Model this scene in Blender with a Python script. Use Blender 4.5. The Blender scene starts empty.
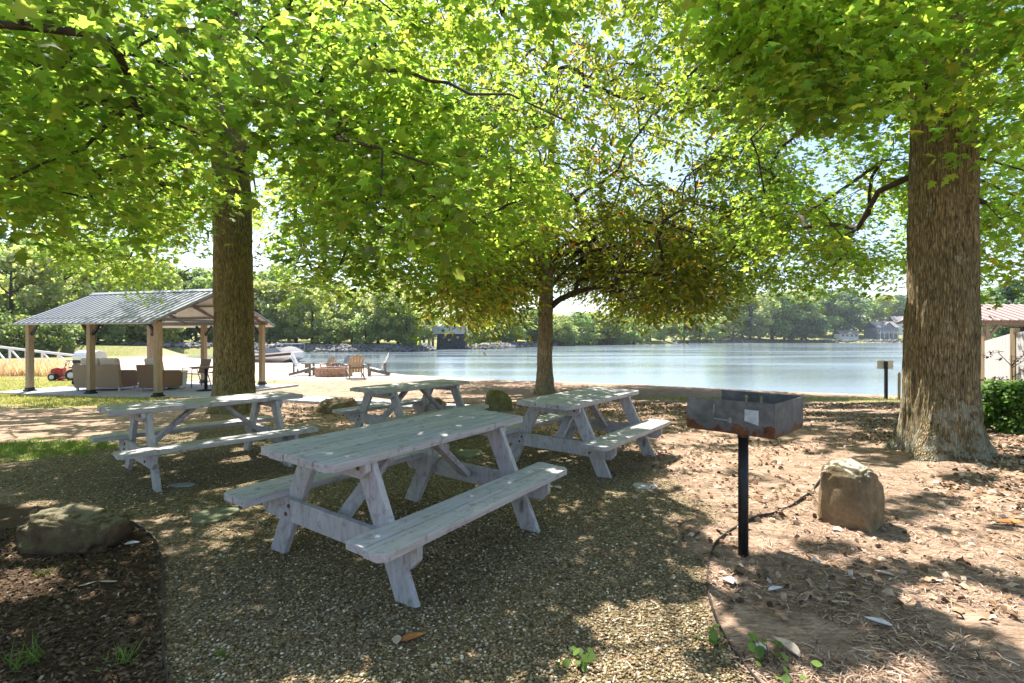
import bpy, math, random
import numpy as np
from mathutils import Vector, Matrix

random.seed(7)
RNG = np.random.default_rng(11)
SC = bpy.context.scene
COL = SC.collection
R = math.radians
F, YH, XC, H = 505.0, 338.5, 512.0, 1.358      # focal length in pixels, horizon row, centre column, eye height
WATER = -0.60

# ------------------------------------------------------------------ helpers
def at(px, py, z=0.0):
    """ground point seen at a pixel, for a surface at height z"""
    d = F * (H - z) / (py - YH)
    return ((px - XC) / F * d, d, z)

def at_d(px, py, d):
    return ((px - XC) / F * d, d, H - (py - YH) / F * d)

def _hash(ix, iy, iz, seed):
    h = (ix.astype(np.int64) * 374761393 + iy.astype(np.int64) * 668265263 + iz.astype(np.int64) * 2147483647 + seed * 1274126177) & 0xFFFFFFFF
    h = ((h ^ (h >> 13)) * 1274126177) & 0xFFFFFFFF
    h = ((h ^ (h >> 16)) * 2246822519) & 0xFFFFFFFF
    return ((h ^ (h >> 15)) & 0xFFFFFF) / float(0xFFFFFF)

def vnoise(P, seed=0):
    """value noise 0..1 at points (n,3)"""
    P = np.asarray(P, float)
    i = np.floor(P).astype(np.int64); f = P - i
    u = f * f * (3 - 2 * f)
    out = 0
    for dx in (0, 1):
        for dy in (0, 1):
            for dz in (0, 1):
                w = (u[:, 0] if dx else 1 - u[:, 0]) * (u[:, 1] if dy else 1 - u[:, 1]) * (u[:, 2] if dz else 1 - u[:, 2])
                out = out + w * _hash(i[:, 0] + dx, i[:, 1] + dy, i[:, 2] + dz, seed)
    return out

def fbm(P, seed=0, octaves=4):
    P = np.asarray(P, float); a, s, t = 1.0, 0.0, 0.0
    for k in range(octaves):
        s = s + a * vnoise(P * 2 ** k, seed + k); t += a; a *= 0.5
    return s / t

def xy0(x, y, s=1.0):
    return np.stack([np.asarray(x) * s, np.asarray(y) * s, np.zeros_like(np.asarray(x, float))], 1)

def in_poly(x, y, poly):
    x = np.asarray(x, float); y = np.asarray(y, float); r = np.zeros(x.shape, bool)
    n = len(poly)
    for i in range(n):
        x0, y0 = poly[i][:2]; x1, y1 = poly[(i + 1) % n][:2]
        if y0 == y1: continue
        c = ((y0 > y) != (y1 > y)) & (x < (x1 - x0) * (y - y0) / (y1 - y0) + x0)
        r ^= c
    return r

def poly_dist(x, y, poly, closed=True):
    x = np.asarray(x, float); y = np.asarray(y, float); d = np.full(x.shape, 1e9)
    n = len(poly)
    for i in range(n if closed else n - 1):
        x0, y0 = poly[i][:2]; x1, y1 = poly[(i + 1) % n][:2]
        ex, ey = x1 - x0, y1 - y0; L = ex * ex + ey * ey + 1e-12
        t = np.clip(((x - x0) * ex + (y - y0) * ey) / L, 0, 1)
        d = np.minimum(d, np.hypot(x - x0 - t * ex, y - y0 - t * ey))
    return d

def smooth(a, b, v):
    t = np.clip((v - a) / (b - a), 0, 1)
    return t * t * (3 - 2 * t)

def tag(o, label=None, cat=None, group=None, kind=None):
    if label: o['label'] = label
    if cat: o['category'] = cat
    if group: o['group'] = group
    if kind: o['kind'] = kind
    return o

def thing(name, label, cat, loc=(0, 0, 0), rz=0.0, group=None, tilt=(0, 0)):
    o = bpy.data.objects.new(name, None); COL.objects.link(o)
    o.empty_display_size = 0.2
    o.location = loc; o.rotation_euler = (tilt[0], tilt[1], rz)
    return tag(o, label, cat, group)

def copy_tree(o, parent=None):
    c = o.copy(); COL.objects.link(c); c.parent = parent
    for ch in list(o.children): copy_tree(ch, c)
    return c

class MB:
    """collects shapes into ONE mesh"""
    def __init__(s): s.v, s.f = [], []
    def add(s, vs, fs):
        k = len(s.v); s.v += [tuple(map(float, p)) for p in vs]; s.f += [tuple(i + k for i in f) for f in fs]; return s
    def hexa(s, p):   # 8 points, bottom 4 then top 4
        return s.add(p, [(3, 2, 1, 0), (4, 5, 6, 7), (0, 1, 5, 4), (1, 2, 6, 5), (2, 3, 7, 6), (3, 0, 4, 7)])
    def box(s, x0, x1, y0, y1, z0, z1):
        return s.hexa([(x0, y0, z0), (x1, y0, z0), (x1, y1, z0), (x0, y1, z0), (x0, y0, z1), (x1, y0, z1), (x1, y1, z1), (x0, y1, z1)])
    def prism(s, pts, axis, a, b):
        """polygon pts extruded along an axis; pts are the other two coordinates in order"""
        def mk(u, v, w): return {'x': (w, u, v), 'y': (u, w, v), 'z': (u, v, w)}[axis]
        n = len(pts)
        vs = [mk(u, v, a) for u, v in pts] + [mk(u, v, b) for u, v in pts]
        fs = [tuple(range(n - 1, -1, -1)), tuple(range(n, 2 * n))] + [(i, (i + 1) % n, n + (i + 1) % n, n + i) for i in range(n)]
        return s.add(vs, fs)
    def beam(s, p, q, w, t, up=(0, 0, 1)):
        """bar from p to q, w across, t along 'up' """
        p, q = Vector(p), Vector(q); d = (q - p).normalized()
        x = d.cross(Vector(up)); x = x.normalized() if x.length > 1e-5 else Vector((1, 0, 0))
        y = x.cross(d).normalized()
        c = []
        for e in (p, q):
            c += [e - x * w / 2 - y * t / 2, e + x * w / 2 - y * t / 2, e + x * w / 2 + y * t / 2, e - x * w / 2 + y * t / 2]
        return s.hexa(c)
    def tube(s, path, rad, n=8, cap=True):
        path = [Vector(p) for p in path]; k = len(path)
        rad = rad if hasattr(rad, '__len__') else [rad] * k
        vs = []; ref = Vector((0.13, 0.31, 0.94))
        for i, p in enumerate(path):
            d = (path[min(i + 1, k - 1)] - path[max(i - 1, 0)]).normalized()
            x = d.cross(ref)
            if x.length < 1e-3: x = d.cross(Vector((1, 0, 0)))
            x.normalize(); y = x.cross(d)
            for j in range(n):
                a = 2 * math.pi * j / n
                vs.append(p + (x * math.cos(a) + y * math.sin(a)) * rad[i])
        fs = [(i * n + j, i * n + (j + 1) % n, (i + 1) * n + (j + 1) % n, (i + 1) * n + j) for i in range(k - 1) for j in range(n)]
        if cap: fs += [tuple(range(n - 1, -1, -1)), tuple(range((k - 1) * n, k * n))]
        return s.add(vs, fs)
    def lathe(s, prof, n=16, c=(0, 0, 0), axis='z'):
        vs = []
        for r, h in prof:
            for j in range(n):
                a = 2 * math.pi * j / n; u, v = r * math.cos(a), r * math.sin(a)
                p = {'z': (u, v, h), 'y': (u, h, v), 'x': (h, u, v)}[axis]
                vs.append((p[0] + c[0], p[1] + c[1], p[2] + c[2]))
        k = len(prof)
        fs = [(i * n + j, i * n + (j + 1) % n, (i + 1) * n + (j + 1) % n, (i + 1) * n + j) for i in range(k - 1) for j in range(n)]
        fs += [tuple(range(n - 1, -1, -1)), tuple(range((k - 1) * n, k * n))]
        return s.add(vs, fs)
    def build(s, name, mat, parent=None, smooth=False, bevel=0.0):
        me = bpy.data.meshes.new(name); me.from_pydata(s.v, [], s.f)
        import bmesh
        b = bmesh.new(); b.from_mesh(me); bmesh.ops.recalc_face_normals(b, faces=b.faces); b.to_mesh(me); b.free()
        me.materials.append(mat)
        if smooth: me.polygons.foreach_set('use_smooth', [True] * len(me.polygons))
        o = bpy.data.objects.new(name, me); COL.objects.link(o); o.parent = parent
        if bevel:
            m = o.modifiers.new('edge', 'BEVEL'); m.width = bevel; m.segments = 2; m.limit_method = 'ANGLE'; m.angle_limit = R(40)
        return o

def np_mesh(name, verts, tris, mat, colors=None, parent=None, smooth=False):
    """fast mesh from numpy arrays; faces (m,3) or (m,4)"""
    me = bpy.data.meshes.new(name); k = tris.shape[1]
    me.vertices.add(len(verts)); me.vertices.foreach_set('co', np.ascontiguousarray(verts, np.float32).ravel())
    me.loops.add(tris.size); me.loops.foreach_set('vertex_index', np.ascontiguousarray(tris, np.int32).ravel())
    me.polygons.add(len(tris)); me.polygons.foreach_set('loop_start', np.arange(0, tris.size, k, dtype=np.int32))
    me.update(calc_edges=True)
    if smooth: me.polygons.foreach_set('use_smooth', np.ones(len(tris), bool))
    if colors is not None:
        a = me.color_attributes.new('Col', 'FLOAT_COLOR', 'POINT')
        c = np.ones((len(verts), 4), np.float32); c[:, :colors.shape[1]] = colors
        a.data.foreach_set('color', c.ravel())
    me.materials.append(mat)
    o = bpy.data.objects.new(name, me); COL.objects.link(o); o.parent = parent
    return o

def frames(normal, tip):
    """rotation matrices with columns (side, tip, normal)"""
    n = normal / np.linalg.norm(normal, axis=1, keepdims=True)
    t = tip - n * np.sum(tip * n, 1, keepdims=True); t /= np.linalg.norm(t, axis=1, keepdims=True) + 1e-9
    x = np.cross(t, n)
    return np.stack([x, t, n], 2)

def scatter(tv, tf, pos, mats, scale, colors):
    """copies of a template (k,3)/(m,3): returns verts, tris, per-vertex colours"""
    n, k = len(pos), len(tv)
    sc = np.asarray(scale); sc = sc[:, None, None] if sc.ndim == 1 else sc[:, None, :]
    v = np.einsum('nij,nkj->nki', mats, tv[None] * sc) + pos[:, None, :]
    f = tf[None] + (np.arange(n) * k)[:, None, None]
    c = np.repeat(colors, k, 0)
    return v.reshape(-1, 3), f.reshape(-1, 3), c

def rand_unit(n, rng):
    v = rng.normal(size=(n, 3)); return v / np.linalg.norm(v, axis=1, keepdims=True)

# ------------------------------------------------------------------ materials
class NT:
    def __init__(s, name):
        s.m = bpy.data.materials.new(name); s.m.use_nodes = True
        s.t = s.m.node_tree; s.t.nodes.clear()
        s.out = s.n('ShaderNodeOutputMaterial')
    def n(s, kind, **kw):
        nd = s.t.nodes.new(kind)
        for k, v in kw.items():
            if k.startswith('_'): setattr(nd, k[1:], v)
            else:
                nd.inputs[k.replace('__', ' ')].default_value = v
        return nd
    def l(s, a, b): s.t.links.new(a, b)
    def noise(s, scale, detail=4, rough=0.55, vec=None, dist=0.0):
        nd = s.n('ShaderNodeTexNoise'); nd.inputs['Scale'].default_value = scale; nd.inputs['Detail'].default_value = detail
        nd.inputs['Roughness'].default_value = rough; nd.inputs['Distortion'].default_value = dist
        if vec: s.l(vec, nd.inputs['Vector'])
        return nd
    def ramp(s, fac, stops):
        r = s.n('ShaderNodeValToRGB'); e = r.color_ramp.elements
        while len(e) < len(stops): e.new(0.5)
        for i, (p, c) in enumerate(stops):
            e[i].position = p; e[i].color = (*c, 1) if hasattr(c, '__len__') else (c, c, c, 1)
        s.l(fac, r.inputs['Fac']); return r.outputs['Color']
    def mix(s, fac, a, b, mode='MIX'):
        m = s.n('ShaderNodeMix', _data_type='RGBA', _blend_type=mode)
        for sock, v in ((m.inputs[0], fac), (m.inputs[6], a), (m.inputs[7], b)):
            if isinstance(v, (int, float)): sock.default_value = v
            elif isinstance(v, tuple): sock.default_value = (*v, 1) if len(v) == 3 else v
            else: s.l(v, sock)
        return m.outputs[2]
    def coord(s, which='Object', scale=None, rot=None):
        tc = s.n('ShaderNodeTexCoord'); v = tc.outputs[which]
        if scale:
            mp = s.n('ShaderNodeMapping'); mp.inputs['Scale'].default_value = scale
            if rot: mp.inputs['Rotation'].default_value = rot
            s.l(v, mp.inputs['Vector']); v = mp.outputs['Vector']
        return v
    def bsdf(s, color, rough=0.7, bump=None, strength=0.3, dist=0.01, metal=0.0, spec=0.5):
        b = s.n('ShaderNodeBsdfPrincipled')
        for key, v in (('Base Color', color), ('Roughness', rough), ('Metallic', metal)):
            if isinstance(v, tuple): b.inputs[key].default_value = (*v, 1)
            elif isinstance(v, (int, float)): b.inputs[key].default_value = v
            else: s.l(v, b.inputs[key])
        b.inputs['Specular IOR Level'].default_value = spec
        if bump is not None:
            bn = s.n('ShaderNodeBump'); bn.inputs['Strength'].default_value = strength; bn.inputs['Distance'].default_value = dist
            s.l(bump, bn.inputs['Height']); s.l(bn.outputs['Normal'], b.inputs['Normal'])
        s.l(b.outputs['BSDF'], s.out.inputs['Surface']); return b
    def math(s, op, a, b=None):
        m = s.n('ShaderNodeMath', _operation=op)
        for i, v in enumerate((a, b)):
            if v is None: continue
            if isinstance(v, (int, float)): m.inputs[i].default_value = v
            else: s.l(v, m.inputs[i])
        return m.outputs[0]
    def attr(s, name='Col'):
        return s.n('ShaderNodeAttribute', _attribute_name=name)

def simple(name, c, rough=0.7, var=0.25, scale=6.0, bump=0.2, metal=0.0, spec=0.4, coord='Object', stretch=None):
    t = NT(name); v = t.coord(coord, stretch or (1, 1, 1))
    n = t.noise(scale, 5, 0.6, v)
    lo = tuple(x * (1 - var) for x in c); hi = tuple(min(1, x * (1 + var)) for x in c)
    col = t.ramp(n.outputs['Fac'], [(0.3, lo), (0.7, hi)])
    t.bsdf(col, rough, n.outputs['Fac'], bump, 0.01, metal, spec)
    return t.m

def wood_mat(name, stretch):
    t = NT(name); v = t.coord('Object', stretch)
    isl = t.n('ShaderNodeNewGeometry').outputs['Random Per Island']
    off = t.n('ShaderNodeVectorMath', _operation='ADD'); t.l(v, off.inputs[0])
    cb = t.n('ShaderNodeCombineXYZ'); t.l(t.math('MULTIPLY', isl, 37.0), cb.inputs[0]); t.l(t.math('MULTIPLY', isl, 11.0), cb.inputs[1]); t.l(cb.outputs[0], off.inputs[1])
    v = off.outputs[0]
    grain = t.noise(3.0, 7, 0.62, v, 0.6)
    blot = t.noise(3.2, 5, 0.6, t.coord('Object'))
    blot2 = t.noise(17.0, 4, 0.65, t.coord('Object'))
    base = t.ramp(grain.outputs['Fac'], [(0.24, (0.155, 0.15, 0.155)), (0.40, (0.395, 0.378, 0.395)), (0.62, (0.505, 0.485, 0.505)), (0.85, (0.60, 0.58, 0.585))])
    tone = t.ramp(isl, [(0.0, (0.82, 0.84, 0.88)), (0.5, (0.97, 0.97, 0.98)), (1.0, (1.08, 1.05, 1.0))])
    base = t.mix(1.0, base, tone, 'MULTIPLY')
    green = t.ramp(blot.outputs['Fac'], [(0.48, 0.0), (0.72, 0.55)])
    base = t.mix(green, base, (0.36, 0.34, 0.30))
    worn = t.ramp(blot2.outputs['Fac'], [(0.54, 0.0), (0.68, 0.85)])
    base = t.mix(worn, base, (0.25, 0.225, 0.195))
    pv = t.n('ShaderNodeTexVoronoi'); pv.inputs['Scale'].default_value = 9.0; t.l(t.coord('Object', tuple(0.12 * s if s < 5 else 0.06 * s for s in stretch)), pv.inputs['Vector'])
    knots = t.ramp(pv.outputs['Distance'], [(0.05, 0.75), (0.12, 0.0)])
    base = t.mix(knots, base, (0.08, 0.075, 0.07))
    t.bsdf(base, 0.78, grain.outputs['Fac'], 0.35, 0.006, 0, 0.25)
    return t.m

def bark_mat(name, dark, light, lichen=(0.30, 0.31, 0.26), amount=0.5, scale=1.0):
    t = NT(name); v = t.coord('Object', (24 * scale, 24 * scale, 3.4 * scale))
    a = t.noise(1.0, 6, 0.6, v, 0.8)
    vo = t.n('ShaderNodeTexVoronoi', _feature='DISTANCE_TO_EDGE'); vo.inputs['Scale'].default_value = 1.3; t.l(t.coord('Object', (26 * scale, 26 * scale, 3.8 * scale)), vo.inputs['Vector'])
    h = t.math('ADD', a.outputs['Fac'], t.math('MULTIPLY', vo.outputs['Distance'], 1.4))
    col = t.ramp(h, [(0.35, dark), (0.62, tuple((p + q) / 2 for p, q in zip(dark, light))), (0.95, light)])
    big = t.noise(1.1, 4, 0.6, t.coord('Object'))
    col = t.mix(t.ramp(big.outputs['Fac'], [(0.35, 0.0), (0.65, 0.35)]), col, (0.10, 0.10, 0.04))
    ln = t.noise(7.0, 6, 0.7, t.coord('Object'))
    z = t.n('ShaderNodeSeparateXYZ'); t.l(t.coord('Object'), z.inputs[0])
    hz = t.ramp(z.outputs['Z'], [(0.25, 0.15), (1.3, 0.0)])
    lm = t.ramp(t.math('ADD', ln.outputs['Fac'], hz), [(0.60, 0.0), (0.66, amount)])
    col = t.mix(lm, col, lichen)
    t.bsdf(t.mix(1.0, col, t.ramp(t.noise(42.0, 5, 0.7, t.coord('Object', (1, 1, 0.35))).outputs['Fac'], [(0.32, 0.55), (0.62, 1.2)]), 'MULTIPLY'), 0.9, h, 1.0, 0.05, 0, 0.15)
    return t.m

def leaf_mat(name, trans_gain=(3.0, 3.0, 2.2), fac=0.55, rough=0.5):
    """reflects the leaf's own colour, lets a yellower light through"""
    t = NT(name); c = t.attr().outputs['Color']
    d = t.n('ShaderNodeBsdfPrincipled'); t.l(c, d.inputs['Base Color']); d.inputs['Roughness'].default_value = rough; d.inputs['Specular IOR Level'].default_value = 0.3
    tr = t.n('ShaderNodeBsdfTranslucent'); t.l(t.mix(1.0, c, trans_gain, 'MULTIPLY'), tr.inputs['Color'])
    mx = t.n('ShaderNodeMixShader'); mx.inputs[0].default_value = fac
    t.l(d.outputs[0], mx.inputs[1]); t.l(tr.outputs[0], mx.inputs[2]); t.l(mx.outputs[0], t.out.inputs['Surface'])
    return t.m

def attr_mat(name, rough=0.85, spec=0.2, mul=None):
    t = NT(name); c = t.attr().outputs['Color']
    n = t.noise(60.0, 3, 0.6, t.coord('Object'))
    c = t.mix(1.0, c, t.ramp(n.outputs['Fac'], [(0.3, 0.75), (0.7, 1.2)]), 'MULTIPLY')
    t.bsdf(c, rough, n.outputs['Fac'], 0.2, 0.003, 0, spec)
    return t.m

def rock_mat(name, a, b, moss, moss_amt=0.6, top_amt=0.0, lichen=(0.62, 0.60, 0.52), low=None):
    t = NT(name); n = t.noise(5.0, 8, 0.65, t.coord('Object')); n2 = t.noise(2.2, 5, 0.6, t.coord('Object'), 0.4)
    n3 = t.noise(15.0, 7, 0.72, t.coord('Object'))
    col = t.ramp(n.outputs['Fac'], [(0.3, a), (0.7, b)])
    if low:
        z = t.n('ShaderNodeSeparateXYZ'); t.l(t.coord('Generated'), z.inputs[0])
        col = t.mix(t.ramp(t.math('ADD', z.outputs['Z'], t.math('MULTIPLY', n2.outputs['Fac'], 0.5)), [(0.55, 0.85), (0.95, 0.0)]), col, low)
    g = t.n('ShaderNodeNewGeometry'); sp = t.n('ShaderNodeSeparateXYZ'); t.l(g.outputs['Normal'], sp.inputs[0])
    m = t.ramp(t.math('ADD', t.math('MULTIPLY', sp.outputs['Z'], 0.35), n2.outputs['Fac']), [(0.55, 0.0), (0.72, moss_amt)])
    col = t.mix(m, col, moss)
    if top_amt:
        lm = t.ramp(t.math('ADD', t.math('MULTIPLY', sp.outputs['Z'], 0.5), n3.outputs['Fac']), [(0.86, 0.0), (0.91, top_amt)])
        col = t.mix(lm, col, lichen)
    t.bsdf(t.mix(1.0, col, t.ramp(n3.outputs['Fac'], [(0.3, 0.62), (0.65, 1.15)]), 'MULTIPLY'), 0.9, t.math('ADD', n.outputs['Fac'], t.math('MULTIPLY', n3.outputs['Fac'], 0.6)), 0.9, 0.03, 0, 0.2)
    return t.m

M = {}
M['wood_x'] = wood_mat('weathered_boards', (1.0, 16.0, 16.0))
M['wood_z'] = wood_mat('weathered_uprights', (9.0, 9.0, 1.6))
M['bark_maple'] = bark_mat('maple_bark', (0.042, 0.030, 0.015), (0.46, 0.345, 0.195), (0.48, 0.46, 0.36), amount=0.6, scale=1.45)
M['bark_left'] = bark_mat('mossy_maple_bark', (0.042, 0.034, 0.015), (0.46, 0.36, 0.175), (0.36, 0.36, 0.2), 0.4, 1.3)
M['bark_oak'] = bark_mat('smooth_bark', (0.12, 0.09, 0.055), (0.48, 0.375, 0.25), (0.38, 0.35, 0.27), 0.35, 0.7)
M['branch'] = simple('branch_bark', (0.055, 0.042, 0.028), 0.9, 0.4, 20)
M['maple_leaf'] = leaf_mat('maple_leaf', (5.2, 4.7, 3.0), 0.76)
M['oak_leaf'] = leaf_mat('oak_leaf', (5.0, 4.4, 2.2), 0.64)
M['far_leaf'] = leaf_mat('far_leaf', (3.0, 2.9, 1.8), 0.5)
M['shrub_leaf'] = leaf_mat('shrub_leaf', (2.5, 2.5, 1.5), 0.4)
M['grass'] = leaf_mat('grass_blade', (2.0, 2.0, 1.2), 0.4)
M['attr'] = attr_mat('loose_bits')
M['steel_rust'] = None
M['black_metal'] = simple('black_metal', (0.02, 0.02, 0.022), 0.5, 0.4, 30, 0.15, 0.3)
M['grey_metal'] = simple('grey_metal', (0.45, 0.46, 0.47), 0.4, 0.15, 15, 0.05, 0.7)
M['dull_plate'] = simple('dull_plate', (0.36, 0.40, 0.44), 0.6, 0.3, 30, 0.1)
M['dull_metal'] = simple('dull_metal', (0.22, 0.22, 0.22), 0.6, 0.3, 30, 0.1, 0.4)
M['rusty_bolt'] = simple('rusty_bolt', (0.14, 0.085, 0.055), 0.7, 0.4, 40, 0.2, 0.4)
M['alu'] = simple('aluminium', (0.72, 0.73, 0.74), 0.4, 0.1, 15, 0.05, 0.5)
M['roof_metal'] = simple('ribbed_roof_metal', (0.22, 0.23, 0.265), 0.45, 0.1, 4, 0.05, 0.25)
M['roof_under'] = simple('roof_underside', (0.62, 0.54, 0.49), 0.7, 0.1, 4, 0.05)
M['cedar'] = simple('cedar_post', (0.33, 0.24, 0.155), 0.75, 0.25, 3, 0.2, stretch=(12, 12, 1))
M['concrete'] = simple('concrete', (0.34, 0.34, 0.36), 0.9, 0.15, 4, 0.2)
M['tan_concrete'] = simple('tan_concrete', (0.44, 0.37, 0.30), 0.9, 0.15, 4, 0.2)
M['wicker'] = simple('wicker', (0.21, 0.125, 0.075), 0.7, 0.35, 90, 0.5)
M['wicker_pale'] = simple('pale_wicker', (0.33, 0.235, 0.165), 0.75, 0.2, 90, 0.4)
M['cushion'] = simple('cream_cushion', (0.58, 0.53, 0.47), 0.9, 0.08, 5, 0.1)
M['brown_sling'] = simple('brown_sling', (0.22, 0.16, 0.12), 0.8, 0.2, 60, 0.2)
M['white_paint'] = simple('white_paint', (0.78, 0.78, 0.77), 0.6, 0.06, 6, 0.05)
M['grey_plastic'] = simple('grey_plastic', (0.16, 0.16, 0.165), 0.55, 0.2, 8, 0.1)
M['tan_plastic'] = simple('tan_plastic', (0.42, 0.28, 0.17), 0.6, 0.15, 8, 0.1)
M['pale_plastic'] = simple('pale_blue_plastic', (0.62, 0.66, 0.70), 0.6, 0.08, 8, 0.05)
M['red_paint'] = simple('red_paint', (0.42, 0.03, 0.02), 0.4, 0.15, 6, 0.05, 0, 0.5)
M['rubber'] = simple('rubber', (0.025, 0.024, 0.022), 0.85, 0.3, 20, 0.2)
M['brick_stone'] = simple('reddish_stone', (0.36, 0.22, 0.17), 0.9, 0.4, 9, 0.6)
M['boat_cover'] = simple('grey_boat_cover', (0.17, 0.165, 0.165), 0.85, 0.12, 3, 0.2)
M['gelcoat'] = simple('white_gelcoat', (0.8, 0.8, 0.79), 0.25, 0.04, 4, 0.02)
M['dark_gelcoat'] = simple('dark_gelcoat', (0.03, 0.03, 0.04), 0.25, 0.2, 4, 0.02)
M['edging'] = simple('dark_steel_edging', (0.045, 0.038, 0.033), 0.7, 0.4, 12, 0.2, 0.2)
M['bridge_concrete'] = simple('bridge_concrete', (0.50, 0.52, 0.55), 0.9, 0.12, 1.2, 0.1)
M['dark_stone'] = simple('abutment_stone', (0.06, 0.064, 0.072), 0.9, 0.5, 3, 0.6)
M['vinyl'] = simple('white_vinyl', (0.50, 0.47, 0.47), 0.5, 0.04, 2, 0.05)
M['tan_roof'] = simple('tan_roof_metal', (0.24, 0.155, 0.125), 0.5, 0.08, 4, 0.05, 0.1)
M['house_grey'] = simple('grey_siding', (0.17, 0.20, 0.25), 0.8, 0.1, 2, 0.1)
M['house_white'] = simple('white_siding', (0.62, 0.62, 0.60), 0.8, 0.06, 2, 0.1)
M['shingle'] = simple('roof_shingle', (0.24, 0.22, 0.215), 0.9, 0.2, 3, 0.2)
M['window'] = simple('dark_window_glass', (0.03, 0.04, 0.05), 0.1, 0.3, 2, 0.0, 0, 0.8)
M['sign_panel'] = simple('sign_back', (0.66, 0.60, 0.52), 0.6, 0.1, 9, 0.05)
M['dry_leaf'] = simple('dry_leaf', (0.50, 0.40, 0.31), 0.8, 0.25, 25, 0.3)
M['pale_leaf'] = simple('pale_dead_leaf', (0.62, 0.58, 0.60), 0.7, 0.2, 25, 0.3)
M['orange_leaf'] = simple('orange_dead_leaf', (0.42, 0.17, 0.05), 0.7, 0.3, 25, 0.3)
M['flag_grey'] = simple('flat_stone', (0.30, 0.30, 0.31), 0.9, 0.25, 6, 0.4)
M['flag_moss'] = simple('mossy_flat_stone', (0.15, 0.155, 0.095), 0.95, 0.35, 9, 0.5)

# ------------------------------------------------------------------ camera, light
cam_d = bpy.data.cameras.new('camera'); cam = bpy.data.objects.new('camera', cam_d); COL.objects.link(cam)
cam.location = (0, 0, H); cam.rotation_euler = (R(90), 0, 0)
cam_d.sensor_width = 36; cam_d.lens = 36 * F / 1024; cam_d.shift_y = (YH - 341.5) / 1024
cam_d.clip_start = 0.05; cam_d.clip_end = 6000
SC.camera = cam

SUN_EL, SUN_AZ = 60.0, -26.0         # azimuth measured from +Y towards +X: the sun stands beyond the lake, a little left
SUN = np.array([math.sin(R(SUN_AZ)) * math.cos(R(SUN_EL)), math.cos(R(SUN_AZ)) * math.cos(R(SUN_EL)), math.sin(R(SUN_EL))])
sl = bpy.data.lights.new('sun', 'SUN'); sl.energy = 5.0; sl.angle = R(0.5); sl.color = (1.0, 0.95, 0.87)
so = bpy.data.objects.new('sun', sl); COL.objects.link(so)
so.rotation_euler = Vector(SUN).to_track_quat('Z', 'Y').to_euler()
w = bpy.data.worlds.new('World'); SC.world = w; w.use_nodes = True
nt = w.node_tree; nt.nodes.clear()
sky = nt.nodes.new('ShaderNodeTexSky'); sky.sky_type = 'NISHITA'; sky.sun_disc = False
sky.sun_elevation = R(SUN_EL); sky.sun_rotation = R(SUN_AZ); sky.air_density = 1.0; sky.dust_density = 1.2; sky.ozone_density = 1.0
bg = nt.nodes.new('ShaderNodeBackground'); bg.inputs['Strength'].default_value = 0.105
wo = nt.nodes.new('ShaderNodeOutputWorld')
nt.links.new(sky.outputs[0], bg.inputs['Color']); nt.links.new(bg.outputs[0], wo.inputs['Surface'])
vs = SC.view_settings; vs.view_transform = 'Standard'; vs.look = 'None'; vs.exposure = 1.52; vs.gamma = 1.0; vs.use_curve_mapping = False
SC.render.engine = 'CYCLES'
cy = SC.cycles
cy.use_denoising = True; cy.max_bounces = 9; cy.diffuse_bounces = 6; cy.glossy_bounces = 2; cy.transmission_bounces = 4; cy.transparent_max_bounces = 4
cy.sample_clamp_indirect = 6.0; cy.use_adaptive_sampling = True; cy.adaptive_threshold = 0.02

# ------------------------------------------------------------------ terrain
NEAR_SHORE = [(300, -20), (60, 8), (20, 14.4), (12.7, 16.5), (8.9, 18.1), (5.5, 20.2), (0.6, 22.2), (-3.6, 25), (-6.5, 26.4), (-9.8, 33.5), (-16.3, 38.8), (-24, 44), (-33, 51)]
FAR_SHORE = [(-39, 60), (-36, 69), (-28, 73), (-16, 75), (-12.5, 82), (-15, 96), (-17, 118), (-11, 121), (-8.5, 104), (-8, 92), (-2, 100), (5, 121), (20, 150), (45, 178), (58, 186), (66, 205), (85, 217), (130, 232), (200, 240), (300, 228)]
LAKE = NEAR_SHORE + FAR_SHORE

def ground_z(x, y, detail=True):
    x = np.atleast_1d(np.asarray(x, float)); y = np.atleast_1d(np.asarray(y, float))
    d = poly_dist(x, y, LAKE); d = np.where(in_poly(x, y, LAKE), -d, d)
    dn = poly_dist(x, y, NEAR_SHORE, False); df = poly_dist(x, y, FAR_SHORE, False)
    near = dn <= df
    zp = -0.0021 * np.clip(y - 3, 0, 12.2) ** 2 - 0.004 * np.clip(y - 18, 0, 60)
    zn = np.minimum(zp, WATER + 0.02 + 0.13 * d)
    hill = np.clip(d - 8, 0, 60) * 0.075 * smooth(60, 120, x) + np.clip(d - 4, 0, 80) * 0.03
    zf = WATER + np.clip(0.45 * d, 0, 1.1) + hill
    z = np.where(near, zn, zf)
    z = np.where(d < 0, WATER + np.maximum(0.16 * d, -2.0), z)
    # leaf-covered rise round the foot of the right-hand tree
    z = z + 0.10 * np.exp(-((x - 5.1) ** 2 + (y - 5.6) ** 2) / 1.3) + 0.10 * np.exp(-((x + 5.1) ** 2 + (y - 9.3) ** 2) / 1.6)
    if detail:
        near_w = smooth(16, 8, np.hypot(x, y))
        z = z + near_w * (0.035 * (fbm(xy0(x, y, 0.9), 3, 3) - 0.5) + 0.018 * (fbm(xy0(x, y, 7.0), 5, 3) - 0.5))
    return z

def gz(x, y): return float(ground_z(x, y)[0])

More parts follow.
